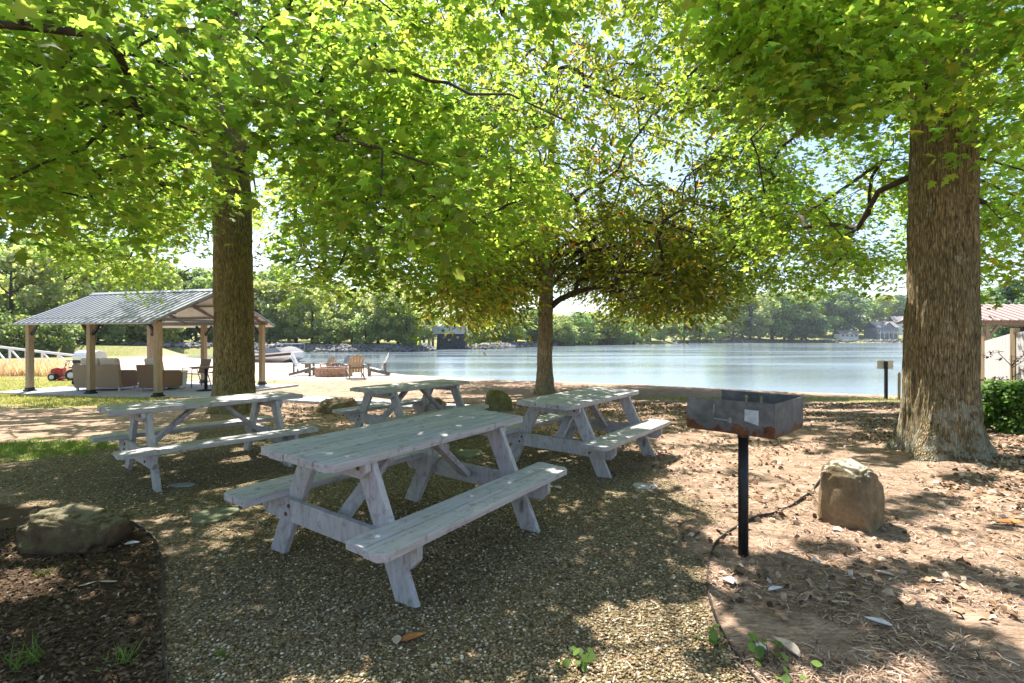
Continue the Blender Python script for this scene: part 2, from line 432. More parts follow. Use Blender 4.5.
EDGE_PX = [(836, 462), (822, 478), (803, 500), (775, 513), (745, 522), (722, 537), (709, 556), (705, 590), (716, 628), (742, 668), (775, 710), (815, 765)]
EDGE_L_PX = [(182, 765), (170, 700), (163, 650), (162, 600), (163, 562), (155, 540), (141, 528), (122, 523)]
EDGE = [at(*p)[:2] for p in EDGE_PX]; EDGE_L = [at(*p)[:2] for p in EDGE_L_PX]
GRAVEL = [at(*p)[:2] for p in EDGE_L_PX] + [at(*p)[:2] for p in [(60, 508), (0, 506), (-80, 480), (20, 462), (90, 446), (150, 428), (250, 422), (330, 425), (430, 428), (530, 424), (600, 434), (648, 458), (688, 492), (712, 528)]] + [at(*p)[:2] for p in EDGE_PX[6:]]
SLAB_Z = -0.25
A_, C_ = np.array([-14.77, 15.47]), np.array([-9.81, 14.0])
U_ = (C_ - A_) / np.linalg.norm(C_ - A_); V_ = np.array([-U_[1], U_[0]])

def zones(x, y):
    """weights of the ground's own materials: gravel, bare earth with straw, dark mulch, grass, sand"""
    n1 = fbm(xy0(x, y, 1.3), 21, 4); n2 = fbm(xy0(x, y, 4.0), 22, 4)
    ins = in_poly(x, y, GRAVEL); dg = poly_dist(x, y, GRAVEL); sg = np.where(ins, dg, -dg)
    hard = (y < 3.15)
    gravel = np.where(hard, smooth(-0.01, 0.03, sg), smooth(-0.25, 0.35, sg + (n2 - 0.5) * 0.9))
    left_bed = [at(*p)[:2] for p in EDGE_L_PX] + [at(60, 505)[:2], at(-120, 500)[:2], at(-700, 760)[:2]]
    mulch = (in_poly(x, y, left_bed) & (gravel < 0.5)).astype(float)
    dn = poly_dist(x, y, NEAR_SHORE, False)
    sand = smooth(2.6, 0.9, dn + (n1 - 0.5) * 1.6) * (y < 60)
    sand = np.maximum(sand, smooth(0.0, 2.0, y - 19.2 + (n1 - .5) * 2) * smooth(-15, -11.5, x) * (x < 2) * (y < 45))
    lawn = smooth(9.6, 11.6, y + (n1 - 0.5) * 3.0 - 0.10 * (x + 12)) * smooth(-8.2, -9.6, x + (n2 - .5) * 1.4)
    patch = smooth(0.85, 0.35, np.hypot((x + 6.0) / 1.5, (y - 6.25) / 0.95) + (n2 - 0.5) * 1.1)
    strip = smooth(0.9, 0.3, np.abs(y - 13.0 + 0.1 * (x - 8)) + (n2 - .5) * 1.0) * smooth(3.0, 4.6, x) * smooth(16, 13, x)
    far = smooth(60, 70, y) + smooth(-16, -22, x) * smooth(9, 12, y)
    lawn = lawn * (1 - 0.9 * smooth(21, 25, y + (n1 - .5) * 5) * smooth(-36, -30, x) * (y < 58))
    sand = np.maximum(sand, smooth(21, 25, y + (n1 - .5) * 5) * smooth(-40, -33, x) * (y < 58) * (x < 0) * 0.9)
    far = far * (1 - smooth(21, 25, y) * smooth(-40, -33, x) * (y < 58))
    lawn = np.clip(np.maximum.reduce([lawn, patch, strip * 0.8, far]), 0, 1) * (1 - sand)
    return gravel * (1 - lawn * 0.9), mulch, lawn, sand

xs = np.unique(np.round(np.concatenate([np.arange(-600, -400, 50), np.arange(-400, -60, 18), np.arange(-60, -12, 1.5), np.arange(-12, -6, 0.25), np.arange(-6, 7, 0.06), np.arange(7, 12, 0.25), np.arange(12, 60, 1.5), np.arange(60, 400, 8), np.arange(400, 661, 65)]), 3))
ys = np.unique(np.round(np.concatenate([np.arange(-60, 0, 4), np.arange(0, 1.6, 0.2), np.arange(1.6, 8, 0.05), np.arange(8, 14, 0.12), np.arange(14, 30, 0.3), np.arange(30, 130, 1.5), np.arange(130, 300, 4), np.arange(300, 600, 30), np.arange(600, 1201, 100)]), 3))
GX, GY = np.meshgrid(xs, ys); gx, gy = GX.ravel(), GY.ravel()
gzv = ground_z(gx, gy)
zg, zm, zl, zs_ = zones(gx, gy)
nx, ny = len(xs), len(ys)
idx = np.arange(nx * ny).reshape(ny, nx)
quads = np.stack([idx[:-1, :-1], idx[:-1, 1:], idx[1:, 1:], idx[1:, :-1]], 2).reshape(-1, 4)

def ground_mat():
    t = NT('ground'); a = t.attr(); sp = t.n('ShaderNodeSeparateColor'); t.l(a.outputs['Color'], sp.inputs[0])
    P = t.coord('Object')
    big = t.noise(0.7, 5, 0.6, P); mid = t.noise(5.0, 6, 0.65, P); fine = t.noise(38.0, 6, 0.7, P)
    vo = t.n('ShaderNodeTexVoronoi'); vo.inputs['Scale'].default_value = 75.0; t.l(P, vo.inputs['Vector'])
    # bare earth with straw and leaf crumbs
    straw = t.noise(1.0, 6, 0.7, t.coord('Object', (16, 55, 30), (0, 0, 0.35)), 1.2)
    earth = t.ramp(straw.outputs['Fac'], [(0.28, (0.09, 0.056, 0.036)), (0.42, (0.29, 0.19, 0.128)), (0.58, (0.45, 0.325, 0.245)), (0.8, (0.59, 0.47, 0.38))])
    earth = t.mix(t.ramp(mid.outputs['Fac'], [(0.42, 0.0), (0.66, 0.7)]), earth, (0.15, 0.095, 0.06))
    grav = t.ramp(vo.outputs['Color'], [(0.1, (0.06, 0.045, 0.025)), (0.4, (0.155, 0.118, 0.066)), (0.7, (0.25, 0.20, 0.125)), (0.95, (0.44, 0.39, 0.30))])
    grav = t.mix(t.ramp(big.outputs['Fac'], [(0.4, 0.0), (0.62, 0.55)]), grav, (0.16, 0.115, 0.062))
    mul = t.ramp(fine.outputs['Fac'], [(0.3, (0.045, 0.028, 0.017)), (0.6, (0.11, 0.07, 0.042)), (0.8, (0.20, 0.135, 0.085))])
    lawn = t.ramp(mid.outputs['Fac'], [(0.3, (0.13, 0.15, 0.045)), (0.55, (0.23, 0.225, 0.085)), (0.75, (0.34, 0.30, 0.14))])
    sand = t.ramp(mid.outputs['Fac'], [(0.3, (0.38, 0.28, 0.215)), (0.7, (0.53, 0.42, 0.345))])
    col = t.mix(sp.outputs[0], earth, grav)
    col = t.mix(sp.outputs[1], col, mul)
    col = t.mix(sp.outputs[2], col, lawn)
    col = t.mix(a.outputs['Alpha'], col, sand)
    bump = t.math('ADD', t.math('MULTIPLY', vo.outputs['Distance'], sp.outputs[0]), t.math('ADD', straw.outputs['Fac'], fine.outputs['Fac']))
    t.bsdf(col, 0.95, bump, 0.7, 0.02, 0, 0.1)
    return t.m
gcol = np.stack([zg, zm, zl, zs_], 1)
g = np_mesh('ground', np.stack([gx, gy, gzv], 1), quads, ground_mat(), gcol, smooth=True)
tag(g, 'gravel, bare straw strewn earth, lawn and lake banks under everything', 'ground', kind='structure')

def water_mat():
    t = NT('lake_water'); P = t.coord('Object', (0.9, 2.6, 1))
    n1 = t.noise(1.6, 4, 0.6, P); n2 = t.noise(0.05, 3, 0.5, t.coord('Object', (0.5, 3, 1)))
    b = t.bsdf((0.13, 0.165, 0.185), t.ramp(n2.outputs['Fac'], [(0.4, 0.08), (0.62, 0.2)]), n1.outputs['Fac'], 0.09, 0.10, 0, 0.5)
    b.inputs['IOR'].default_value = 1.33
    return t.m
wm = MB(); wm.add([(-120, -60, WATER), (420, -60, WATER), (420, 300, WATER), (-120, 300, WATER)], [(0, 1, 2, 3)])
tag(wm.build('lake_water', water_mat()), 'calm pale blue lake water with soft ripples', 'lake', kind='structure')

# ------------------------------------------------------------------ where sun reaches the ground (gaps in the canopy overhead)
LIT = [  # picture polygons on the ground, share of it that is sunlit
    ([(655, 428), (760, 425), (900, 448), (1060, 470), (1100, 560), (1024, 560), (900, 600), (830, 575), (770, 552), (715, 545), (640, 470)], 0.60),
    ([(560, 640), (610, 606), (725, 598), (752, 640), (800, 800), (500, 800)], 0.86),
    ([(690, 560), (725, 570), (770, 640), (740, 660), (700, 610)], 0.35),
    ([(800, 590), (1050, 560), (1100, 700), (800, 700)], 0.36),
    ([(0, 545), (40, 540), (50, 580), (30, 600), (0, 605)], 0.8),
    ([(-80, 395), (120, 400), (110, 436), (-80, 450)], 0.45),
    ([(265, 384), (520, 384), (520, 402), (265, 400)], 0.75),
    ([(590, 392), (910, 392), (905, 432), (660, 430)], 0.50),
    ([(880, 455), (1100, 440), (1100, 480), (880, 470)], 0.5),
    ([(985, 415), (1070, 415), (1080, 470), (985, 460)], 0.85),
    ([(570, 395), (680, 395), (680, 440), (640, 445)], 0.35),
    ([(165, 585), (250, 575), (250, 620), (165, 625)], 0.2),
]
LITG = [([at(*p)[:2] for p in poly], s) for poly, s in LIT]
def sunlit(P):
    """True where a leaf at P would have to be missing for the ground below to catch the sun"""
    gxx = P[:, 0] - SUN[0] * P[:, 2] / SUN[2]; gyy = P[:, 1] - SUN[1] * P[:, 2] / SUN[2]
    share = np.full(len(P), 0.012)
    for poly, s in LITG:
        d = poly_dist(gxx, gyy, poly); d = np.where(in_poly(gxx, gyy, poly), d, -d)
        share = np.maximum(share, s * smooth(-0.10, 0.08, d))
    rx = gxx * 0.93 + gyy * 0.36; ry = -gxx * 0.36 + gyy * 0.93
    n = 0.55 * fbm(np.stack([rx * 1.25, ry * 3.0, 0 * rx], 1), 77, 2) + 0.45 * fbm(np.stack([rx * 2.3, ry * 6.5, 0 * rx], 1), 79, 2)
    # turn the noise into a rank so that 'share' of the area passes
    rank = smooth(0.25, 0.75, n)
    return rank < share

# ------------------------------------------------------------------ broad-leaved trees
ML = [(0, 0), (0.17, -0.07), (0.43, -0.02), (0.27, 0.20), (0.58, 0.50), (0.34, 0.48), (0.20, 0.56), (0.17, 0.76), (0, 1.0)]
out = ML + [(-x, y) for x, y in ML[-2:0:-1]]
MAPLE_V = np.array([(0.0, 0.33, 0.0)] + [(x, y, -0.32 * abs(x) ** 1.3 - 0.22 * max(0, y - 0.3) ** 1.5) for x, y in out])
MAPLE_F = np.array([(0, 1 + i, 1 + (i + 1) % len(out)) for i in range(len(out))])
ov = [(0, 0), (0.16, 0.22), (0.22, 0.5), (0.14, 0.8), (0, 1.0), (-0.14, 0.8), (-0.22, 0.5), (-0.16, 0.22)]
OVAL_V = np.array([(x, y, -0.25 * abs(x) - 0.2 * y * y) for x, y in ov])
OVAL_F = np.array([(0, 1, 7), (1, 2, 7), (7, 2, 6), (2, 3, 6), (6, 3, 5), (3, 4, 5)])

def trunk_mesh(path, rads, na, nz, flare, seed, ridge=0.03, flare_h=0.27):
    """bark-ridged, root-flared trunk along a path of points"""
    path = np.array(path, float); rads = np.array(rads, float)
    s = np.concatenate([[0], np.cumsum(np.linalg.norm(np.diff(path, axis=0), axis=1))])
    t = s[-1] * (np.linspace(0, 1, nz) ** 1.25)
    c = np.stack([np.interp(t, s, path[:, k]) for k in range(3)], 1); r = np.interp(t, s, rads)
    a = np.linspace(0, 2 * np.pi, na, endpoint=False)
    A, T = np.meshgrid(a, np.arange(nz)); A = A.ravel(); T = T.ravel()
    z = c[T, 2] - path[0, 2]; rr = r[T]
    lob = 0.55 + 0.45 * np.clip(np.cos(A * 5 + seed) + 0.6 * np.cos(A * 3 + 2.1 * seed), -0.9, 1.6)
    rr = rr * (1 + flare * np.exp(-z / flare_h) * lob)
    P = np.stack([np.cos(A) * rr * 15, np.sin(A) * rr * 15, z * 1.9], 1)
    n = np.abs(fbm(P, seed, 3) - 0.5) * 2
    low = fbm(np.stack([np.cos(A) * 1.2, np.sin(A) * 1.2, z * 0.8], 1), seed + 9, 2) - 0.5
    rr = rr * (1 + 0.16 * low + 0.10 * (fbm(np.stack([np.cos(A) * 3, np.sin(A) * 3, z * 2.2], 1), seed + 19, 2) - 0.5)) + 1.3 * ridge * (n - 0.3)
    V = np.stack([c[T, 0] + np.cos(A) * rr, c[T, 1] + np.sin(A) * rr, c[T, 2]], 1)
    i = np.arange(nz * na).reshape(nz, na); j = np.roll(i, -1, 1)
    Q = np.stack([i[:-1], j[:-1], j[1:], i[1:]], 2).reshape(-1, 4)
    return V, Q

def make_tree(name, label, base, trunk_path, trunk_r, limbs, clumps, clump_r, per_clump, leaf, leaf_size, palette, leafmat, barkmat, seed,
              flare=0.6, na=72, nz=140, flat=0.38, cull=True, group=None, gain=0.0082, keep=None, droop=True, low=3.7):
    rng = np.random.default_rng(seed)
    root = thing(name, label, 'tree', base, 0, group)
    b = np.array(base)
    V, Q = trunk_mesh(np.array(trunk_path) - b, trunk_r, na, nz, flare, seed)
    np_mesh('trunk', V, Q, barkmat, parent=root, smooth=True)
    # skeleton: trunk nodes, hand-set limbs, then each clump joins the nearest wood
    pos = [np.array(p, float) for p in trunk_path]; par = [-1] + list(range(len(trunk_path) - 1))
    is_trunk = [True] * len(pos)
    # finer trunk nodes
    fp, fr = [], []
    tp = np.array(trunk_path, float)
    for i in range(len(tp) - 1):
        k = max(2, int(np.linalg.norm(tp[i + 1] - tp[i]) / 0.5))
        for q in range(k): fp.append(tp[i] + (tp[i + 1] - tp[i]) * q / k)
    fp.append(tp[-1]); pos = fp; par = [-1] + list(range(len(fp) - 1)); is_trunk = [True] * len(fp)
    def add_path(start, pts):
        p = start
        for q in pts:
            pos.append(np.array(q, float)); par.append(p); is_trunk.append(False); p = len(pos) - 1
        return p
    def curved(p0, p1, k, sag, jit):
        L = np.linalg.norm(p1 - p0); o = []
        for i in range(1, k + 1):
            t = i / k; q = p0 + (p1 - p0) * t; q = q + np.array([0, 0, sag * L * 4 * t * (1 - t)])
            if i < k: q = q + rng.normal(size=3) * jit * L
            o.append(q)
        return o
    for lm in limbs:
        lm = [np.array(p, float) for p in lm]
        d = [np.linalg.norm(lm[0] - p) for p, tr in zip(pos, is_trunk) if tr]
        st = int(np.argmin(d)); cur = st; prev = pos[st]
        for q in lm[1:]:
            k = max(2, int(np.linalg.norm(q - prev) / 0.45))
            cur = add_path(cur, curved(prev, q, k, 0.05, 0.022)); prev = q
    axis = tp[0][:2]
    order = np.argsort(np.hypot(clumps[:, 0] - axis[0], clumps[:, 1] - axis[1]))
    ends = []
    for ci in order:
        c = clumps[ci]; P = np.array(pos)
        rn = np.hypot(P[:, 0] - axis[0], P[:, 1] - axis[1]); rc = np.hypot(c[0] - axis[0], c[1] - axis[1])
        cost = np.linalg.norm(P - c, axis=1) + 1.6 * np.clip(rn - rc + 0.2, 0, None) + (0.35 * np.clip(c[2] - P[:, 2], 0, None) if droop else 0.5 * np.clip(P[:, 2] - c[2] - 0.3, 0, None)) + np.where(np.array(is_trunk) & (P[:, 2] < b[2] + low), 9, 0)
        s = int(np.argmin(cost)); L = np.linalg.norm(c - pos[s])
        k = max(2, int(L / 0.4)); ends.append(add_path(s, curved(pos[s], c, k, 0.06, 0.05)))
    n = len(pos); cnt = np.zeros(n)
    for e in ends: cnt[e] += 1
    for i in range(n - 1, -1, -1):
        if par[i] >= 0: cnt[par[i]] += cnt[i] if not is_trunk[i] else 0
    P = np.array(pos) - b; par = np.array(par); tr = np.array(is_trunk)
    rad = np.clip(gain * np.sqrt(np.maximum(cnt, 0.25)), 0.004, 0.11)
    e = np.where(~tr)[0]
    p1 = P[e]; p0 = P[par[e]]; r1 = rad[e]; r0 = np.where(tr[par[e]], r1 * 1.25, rad[par[e]]); r0 = np.minimum(r0, r1 * 1.6)
    d = p1 - p0; L = np.linalg.norm(d, axis=1, keepdims=True) + 1e-9; d = d / L
    x = np.cross(d, np.tile([[0.13, 0.31, 0.94]], (len(e), 1))); x /= np.linalg.norm(x, axis=1, keepdims=True) + 1e-9; y = np.cross(x, d)
    ns = 6; an = np.arange(ns) * 2 * np.pi / ns
    ring = lambda p, r: p[:, None] + (x[:, None] * np.cos(an)[None, :, None] + y[:, None] * np.sin(an)[None, :, None]) * r[:, None, None]
    BV = np.concatenate([ring(p0 - d * r0[:, None] * 0.3, r0), ring(p1, r1)], 1).reshape(-1, 3)
    k = np.arange(len(e))[:, None] * 2 * ns; j = np.arange(ns)[None]
    BQ = np.stack([k + j, k + (j + 1) % ns, k + ns + (j + 1) % ns, k + ns + j], 2).reshape(-1, 4)
    np_mesh('branches', BV, BQ, M['branch'], parent=root, smooth=True)
    # leaves: flat sprays round each clump
    N = len(clumps)
    cr = clump_r * rng.uniform(0.7, 1.3, N)
    nl = np.maximum(4, (per_clump * (cr / clump_r) ** 2 * rng.uniform(0.7, 1.3, N)).astype(int))
    ci = np.repeat(np.arange(N), nl); n = len(ci)
    ang = rng.uniform(0, 2 * np.pi, n); nt_ = 7
    tw = rng.integers(0, nt_, n); ang = (tw + _hash(ci, tw, tw * 0, seed)) * 2 * np.pi / nt_ + rng.normal(size=n) * 0.22
    rr = np.sqrt(rng.uniform(0, 1, n)) * 1.05
    zz = rng.normal(size=n) * flat * 0.55 - 0.30 * rr ** 2
    off = np.stack([np.cos(ang) * rr, np.sin(ang) * rr, zz], 1) * cr[ci][:, None]
    tilt = rng.normal(size=(N, 2)) * 0.28
    off[:, 2] += (off[:, 0] * tilt[ci, 0] + off[:, 1] * tilt[ci, 1])
    LP = clumps[ci] + off
    ok = np.ones(n, bool)
    if cull: ok &= ~sunlit(LP)
    if keep is not None: ok &= keep(LP)
    LP, off, ci = LP[ok], off[ok], ci[ok]; n = len(LP)
    outw = off / (np.linalg.norm(off, axis=1, keepdims=True) + 1e-6)
    nor = np.tile([[0, 0, 1.0]], (n, 1)) + rng.normal(size=(n, 3)) * 0.42 + outw * 0.25
    tip = outw * np.array([1, 1, 0.3]) + rng.normal(size=(n, 3)) * 0.45 + np.array([0, 0, -0.45])
    mats = frames(nor, tip)
    pal = np.array([p[0] for p in palette]); wts = np.array([p[1] for p in palette], float); wts /= wts.sum()
    cl_k = rng.choice(len(pal), N, p=wts); lf_k = rng.choice(len(pal), n, p=wts)
    kk = np.where(rng.uniform(size=n) < 0.6, cl_k[ci], lf_k)
    colr = pal[kk] * rng.uniform(0.75, 1.3, (n, 1)) * (1 + rng.normal(size=(n, 3)) * 0.06)
    tv, tf = leaf
    v, f, c = scatter(tv, tf, LP - b, mats, leaf_size * rng.uniform(0.5, 1.3, n), np.clip(colr, 0, 1))
    np_mesh('crown', v, f, leafmat, c, parent=root)
    print(name, 'clumps', N, 'leaves', n)
    return root

def project(P):
    d = np.maximum(P[:, 1], 0.05)
    return XC + F * P[:, 0] / d, YH - F * (P[:, 2] - H) / d

def above(P, line, margin=0):
    """does P, seen from the path, clear the crown's lower outline"""
    px, py = project(P); lx = [p[0] for p in line]; ly = [p[1] for p in line]
    return (P[:, 1] < 0.6) | (py < np.interp(px, lx, ly) - margin - 0.26 * F / np.maximum(P[:, 1], 1.5))

def sample_crown(n, c, rad, rng, zlow, shell=0.35, extra=None):
    """points spread through an egg-shaped crown, denser near its surface"""
    o = []
    while len(o) < n:
        u = rand_unit(2000, rng); r = (shell + (1 - shell) * rng.uniform(size=2000) ** 0.55)[:, None]
        p = np.array(c) + u * r * np.array(rad)
        m = p[:, 2] > zlow(p)
        if extra is not None: m &= extra(p)
        for q in p[m]:
            if len(o) >= n: break
            if all(abs(q[0] - k[0]) + abs(q[1] - k[1]) + abs(q[2] - k[2]) > 0.32 for k in o[-160:]): o.append(q)
    return np.array(o)

rngA = np.random.default_rng(101)
LT = (-5.1, 9.3, gz(-5.1, 9.3) - 0.05)
low_left = [(-600, 120), (0, 225), (40, 255), (90, 285), (140, 280), (185, 245), (215, 215), (250, 225), (285, 280), (340, 285), (380, 290), (420, 272), (500, 255), (540, 240), (570, 175), (605, 95), (640, 20), (680, -60), (1400, -400)]
def left_ok(p):
    return above(p, low_left, -4) & trunk_clear(p) & mid_clear(p) & ~((np.abs(p[:, 0]) < 1.5) & (p[:, 1] < 2.2) & (p[:, 2] < 4.2)) & (np.hypot(p[:, 0], p[:, 1]) > 3.3)
def trunk_clear(p):
    px, py = project(p); w_ = 0.5 * F / np.maximum(p[:, 1], 1)
    return ~((p[:, 1] < 9.4) & (np.abs(px - 236) < 22 + w_) & (py > 95 - 0 * w_) & (py < 400)) | (fbm(p * 1.3, 8, 2) > 0.72)
def trunk_clear_r(p):
    px, py = project(p); w_ = 0.45 * F / np.maximum(p[:, 1], 1)
    return ~((p[:, 1] < 6.0) & (np.abs(px - 944) < 30 + w_) & (py > 55 - 0.9 * w_) & (py < 400))
def mid_clear(p):
    px, py = project(p); w_ = 0.55 * F / np.maximum(p[:, 1], 1)
    front = p[:, 1] < 15.25
    trunk = (np.abs(px - 547) < 10 + 0.8 * w_) & (py > 238 - 0.5 * w_)
    limb = (px > 545) & (px < 650) & (py > 232 - 0.3 * w_) & (py < 308) & (fbm(p * 0.9, 14, 2) > 0.40)
    return ~(front & (trunk | limb))
def ring(n, c, r0, r1, z0, z1, rng, ok, a0=0, a1=6.28):
    o = []
    while len(o) < n:
        a = rng.uniform(a0, a1, 500); r = r0 + (r1 - r0) * np.sqrt(rng.uniform(size=500))
        p = np.stack([c[0] + np.cos(a) * r, c[1] + np.sin(a) * r, rng.uniform(z0, z1, 500)], 1)
        o += list(p[ok(p)])
    return np.array(o[:n])
def zl_left(p): return 2.7 + 0.10 * np.abs(p[:, 1] - 9) * 0 + 0 * p[:, 0]
cl1 = sample_crown(165, (-4.2, 8.2, 5.4), (7.4, 7.0, 3.6), rngA, lambda p: 2.5 + 0.0 * p[:, 0], 0.30, left_ok)
# low boughs reaching over the tables, in the lower third of the crown
cl2 = sample_crown(205, (-2.6, 6.9, 3.9), (5.4, 4.6, 1.9), rngA, lambda p: 2.15 + 0.0 * p[:, 0], 0.1, left_ok)
cl3 = sample_crown(150, (-9.5, 13.0, 5.0), (5.5, 4.5, 3.0), rngA, lambda p: 2.5 + 0.0 * p[:, 0], 0.1, left_ok)
cl4 = ring(110, (-4.6, 8.6), 2.5, 8.0, 2.0, 3.4, rngA, left_ok)
GREEN = [((0.066, 0.104, 0.020), 5), ((0.080, 0.119, 0.024), 4), ((0.050, 0.082, 0.018), 3), ((0.102, 0.132, 0.028), 1.5)]
make_tree('maple_tree', 'big mossy trunked maple beside the timber pavilion, its boughs spread over the tables', LT,
          [LT, (-5.12, 9.3, 1.2), (-5.15, 9.32, 3.0), (-5.22, 9.35, 5.2), (-5.3, 9.4, 7.5), (-5.25, 9.4, 10.5)], [0.345, 0.335, 0.32, 0.30, 0.2, 0.07],
          [[(-5.2, 9.3, 4.2), (-3.4, 8.2, 5.6), (-1.4, 6.9, 6.0), (0.6, 5.9, 5.4)], [(-5.2, 9.3, 4.6), (-5.0, 7.2, 5.6), (-4.4, 5.0, 5.8), (-3.8, 3.2, 5.2)],
           [(-5.2, 9.3, 4.8), (-7.2, 8.6, 5.9), (-9.2, 7.6, 5.8)], [(-5.2, 9.3, 5.2), (-6.6, 11.2, 6.2), (-8.8, 13.4, 6.2)], [(-5.2, 9.3, 4.4), (-3.2, 9.6, 5.4), (-1.2, 9.0, 5.2)],
           [(-5.2, 9.35, 5.6), (-3.9, 7.0, 7.6), (-2.6, 5.2, 8.2)]],
          np.concatenate([cl1, cl2, cl3, cl4]), 0.62, 185, (MAPLE_V, MAPLE_F), 0.090, GREEN, M['maple_leaf'], M['bark_left'], 31, 0.45)

rngB = np.random.default_rng(202)
RT = (4.9, 5.75, gz(4.9, 5.75) - 0.06)
low_right = [(-400, -300), (640, -40), (690, 20), (715, 105), (760, 112), (830, 122), (880, 118), (905, 95), (930, 85), (975, 95), (1000, 130), (1060, 180), (1400, 220)]
low_rback = [(-400, -300), (640, -80), (685, 20), (705, 140), (722, 235), (745, 282), (790, 292), (820, 270), (850, 288), (880, 262), (910, 290), (985, 265), (1024, 275), (1100, 290), (1500, 260)]
ncam = lambda p: np.hypot(p[:, 0], p[:, 1]) > 3.2
cr1 = sample_crown(150, (5.0, 6.2, 5.8), (6.2, 6.0, 3.8), rngB, lambda p: 2.9 + 0 * p[:, 0], 0.3, lambda p: above(p, low_right, -2) & trunk_clear_r(p) & ncam(p) & (p[:, 1] < 8.0))
cr1b = sample_crown(70, (3.3, 5.0, 4.0), (2.2, 1.6, 1.0), rngB, lambda p: 3.1 + 0 * p[:, 0], 0.1, lambda p: above(p, low_right, -4) & trunk_clear_r(p) & ncam(p))
cr2 = sample_crown(330, (5.0, 10.8, 6.0), (6.2, 4.8, 4.4), rngB, lambda p: 2.2 + 0 * p[:, 0], 0.25, lambda p: above(p, low_rback, -4) & (p[:, 1] > 7.6) & (fbm(p * 0.6, 5, 2) < 0.64))
cr3 = np.concatenate([ring(60, (5.2, 10.6), 0.5, 4.6, 1.9, 3.4, rngB, lambda p: above(p, low_rback, -6)), ring(35, (5.4, 10.2), 0.5, 5.0, 3.2, 5.0, rngB, lambda p: above(p, low_rback, -6))])
def box_pts(n, lo, hi, rng, ok):
    o = []
    while len(o) < n:
        p = np.array(lo) + rng.uniform(size=(400, 3)) * (np.array(hi) - np.array(lo)); o += list(p[ok(p)])
    return np.array(o[:n])
cr_shade = box_pts(70, (-0.6, 5.6, 6.6), (5.6, 12.2, 9.6), rngB, lambda p: project(p)[1] < -35)  # unseen high leaf clumps, added above the view only to shade the ground
make_tree('maple_tree', 'tall furrowed maple trunk close by on the right beyond the upright stone', RT,
          [RT, (4.88, 5.75, 1.0), (4.89, 5.75, 2.6), (4.93, 5.77, 4.4), (5.0, 5.8, 6.6), (5.0, 5.9, 9.5)], [0.345, 0.335, 0.318, 0.30, 0.22, 0.07],
          [[(4.9, 5.75, 4.0), (3.7, 5.2, 4.9), (2.5, 4.7, 4.6)], [(4.9, 5.75, 4.1), (4.6, 7.8, 5.2), (3.6, 10.2, 4.6), (2.6, 11.6, 3.6)], [(4.9, 5.75, 4.2), (6.2, 7.6, 5.2), (7.4, 9.8, 5.0)],
           [(4.9, 5.75, 4.4), (5.0, 4.0, 5.2), (4.6, 2.6, 4.8)], [(4.9, 5.75, 4.4), (6.6, 5.2, 5.4), (8.4, 4.8, 5.4)], [(4.95, 5.8, 5.0), (4.6, 8.6, 6.8), (3.6, 11.4, 7.0)]],
          np.concatenate([cr1, cr1b, cr2, cr3, cr_shade]), 0.6, 150, (MAPLE_V, MAPLE_F), 0.088, [((0.078, 0.124, 0.020), 5), ((0.102, 0.146, 0.026), 4), ((0.054, 0.088, 0.018), 3.5), ((0.115, 0.125, 0.02), 0.6)], M['maple_leaf'], M['bark_maple'], 57, 0.75, 180, 260, gain=0.0042)

rngC = np.random.default_rng(303)
MT = (0.98, 15.3, gz(0.98, 15.3) - 0.06)
low_mid = [(-400, -200), (395, 200), (408, 285), (425, 305), (448, 318), (470, 320), (505, 310), (525, 295), (560, 280), (590, 285), (615, 305), (640, 316), (690, 318), (730, 300), (765, 240), (790, 100), (1500, -200)]
cm1 = sample_crown(520, (2.2, 15.4, 6.8), (6.6, 5.2, 5.4), rngC, lambda p: 1.7 + 0 * p[:, 0], 0.3, lambda p: above(p, low_mid, -2) & mid_clear(p))
cm2 = sample_crown(330, (2.1, 15.0, 3.5), (6.3, 4.6, 1.9), rngC, lambda p: 1.6 + 0 * p[:, 0], 0.1, lambda p: above(p, low_mid, -6) & mid_clear(p))
cm3 = ring(85, (1.9, 15.0), 2.4, 7.0, 1.7, 3.6, rngC, lambda p: above(p, low_mid, -6) & mid_clear(p))
make_tree('oak_tree', 'smaller spreading tree with olive and orange tinged leaves standing alone at the lake edge', MT,
          [MT, (0.99, 15.3, 0.8), (1.02, 15.3, 2.2), (1.08, 15.3, 4.2), (1.2, 15.32, 7.0), (1.25, 15.3, 11.0)], [0.255, 0.235, 0.215, 0.18, 0.10, 0.03],
          [[(1.02, 15.3, 2.2), (1.9, 15.1, 2.75), (3.4, 14.8, 2.75)], [(1.05, 15.3, 2.9), (2.2, 15.0, 3.9), (4.2, 14.7, 4.1), (5.6, 14.5, 4.3)], [(1.02, 15.3, 2.5), (0.2, 15.1, 3.1), (-1.4, 14.8, 3.5)],
           [(1.05, 15.3, 3.6), (1.9, 15.3, 4.0), (2.4, 15.3, 4.05)], [(1.1, 15.3, 4.6), (2.6, 15.4, 6.2), (4.2, 15.5, 7.2)], [(1.1, 15.3, 5.0), (-0.4, 15.4, 6.6), (-1.8, 15.4, 7.4)]],
          np.concatenate([cm1, cm2, cm3]), 0.72, 130, (OVAL_V, OVAL_F), 0.16, [((0.068, 0.092, 0.018), 5), ((0.095, 0.118, 0.022), 4.5), ((0.042, 0.060, 0.015), 3.5), ((0.14, 0.115, 0.026), 1.0), ((0.25, 0.10, 0.02), 0.12)], M['oak_leaf'], M['bark_oak'], 83, 0.75, 60, 110, flat=0.5, droop=False, low=2.0)

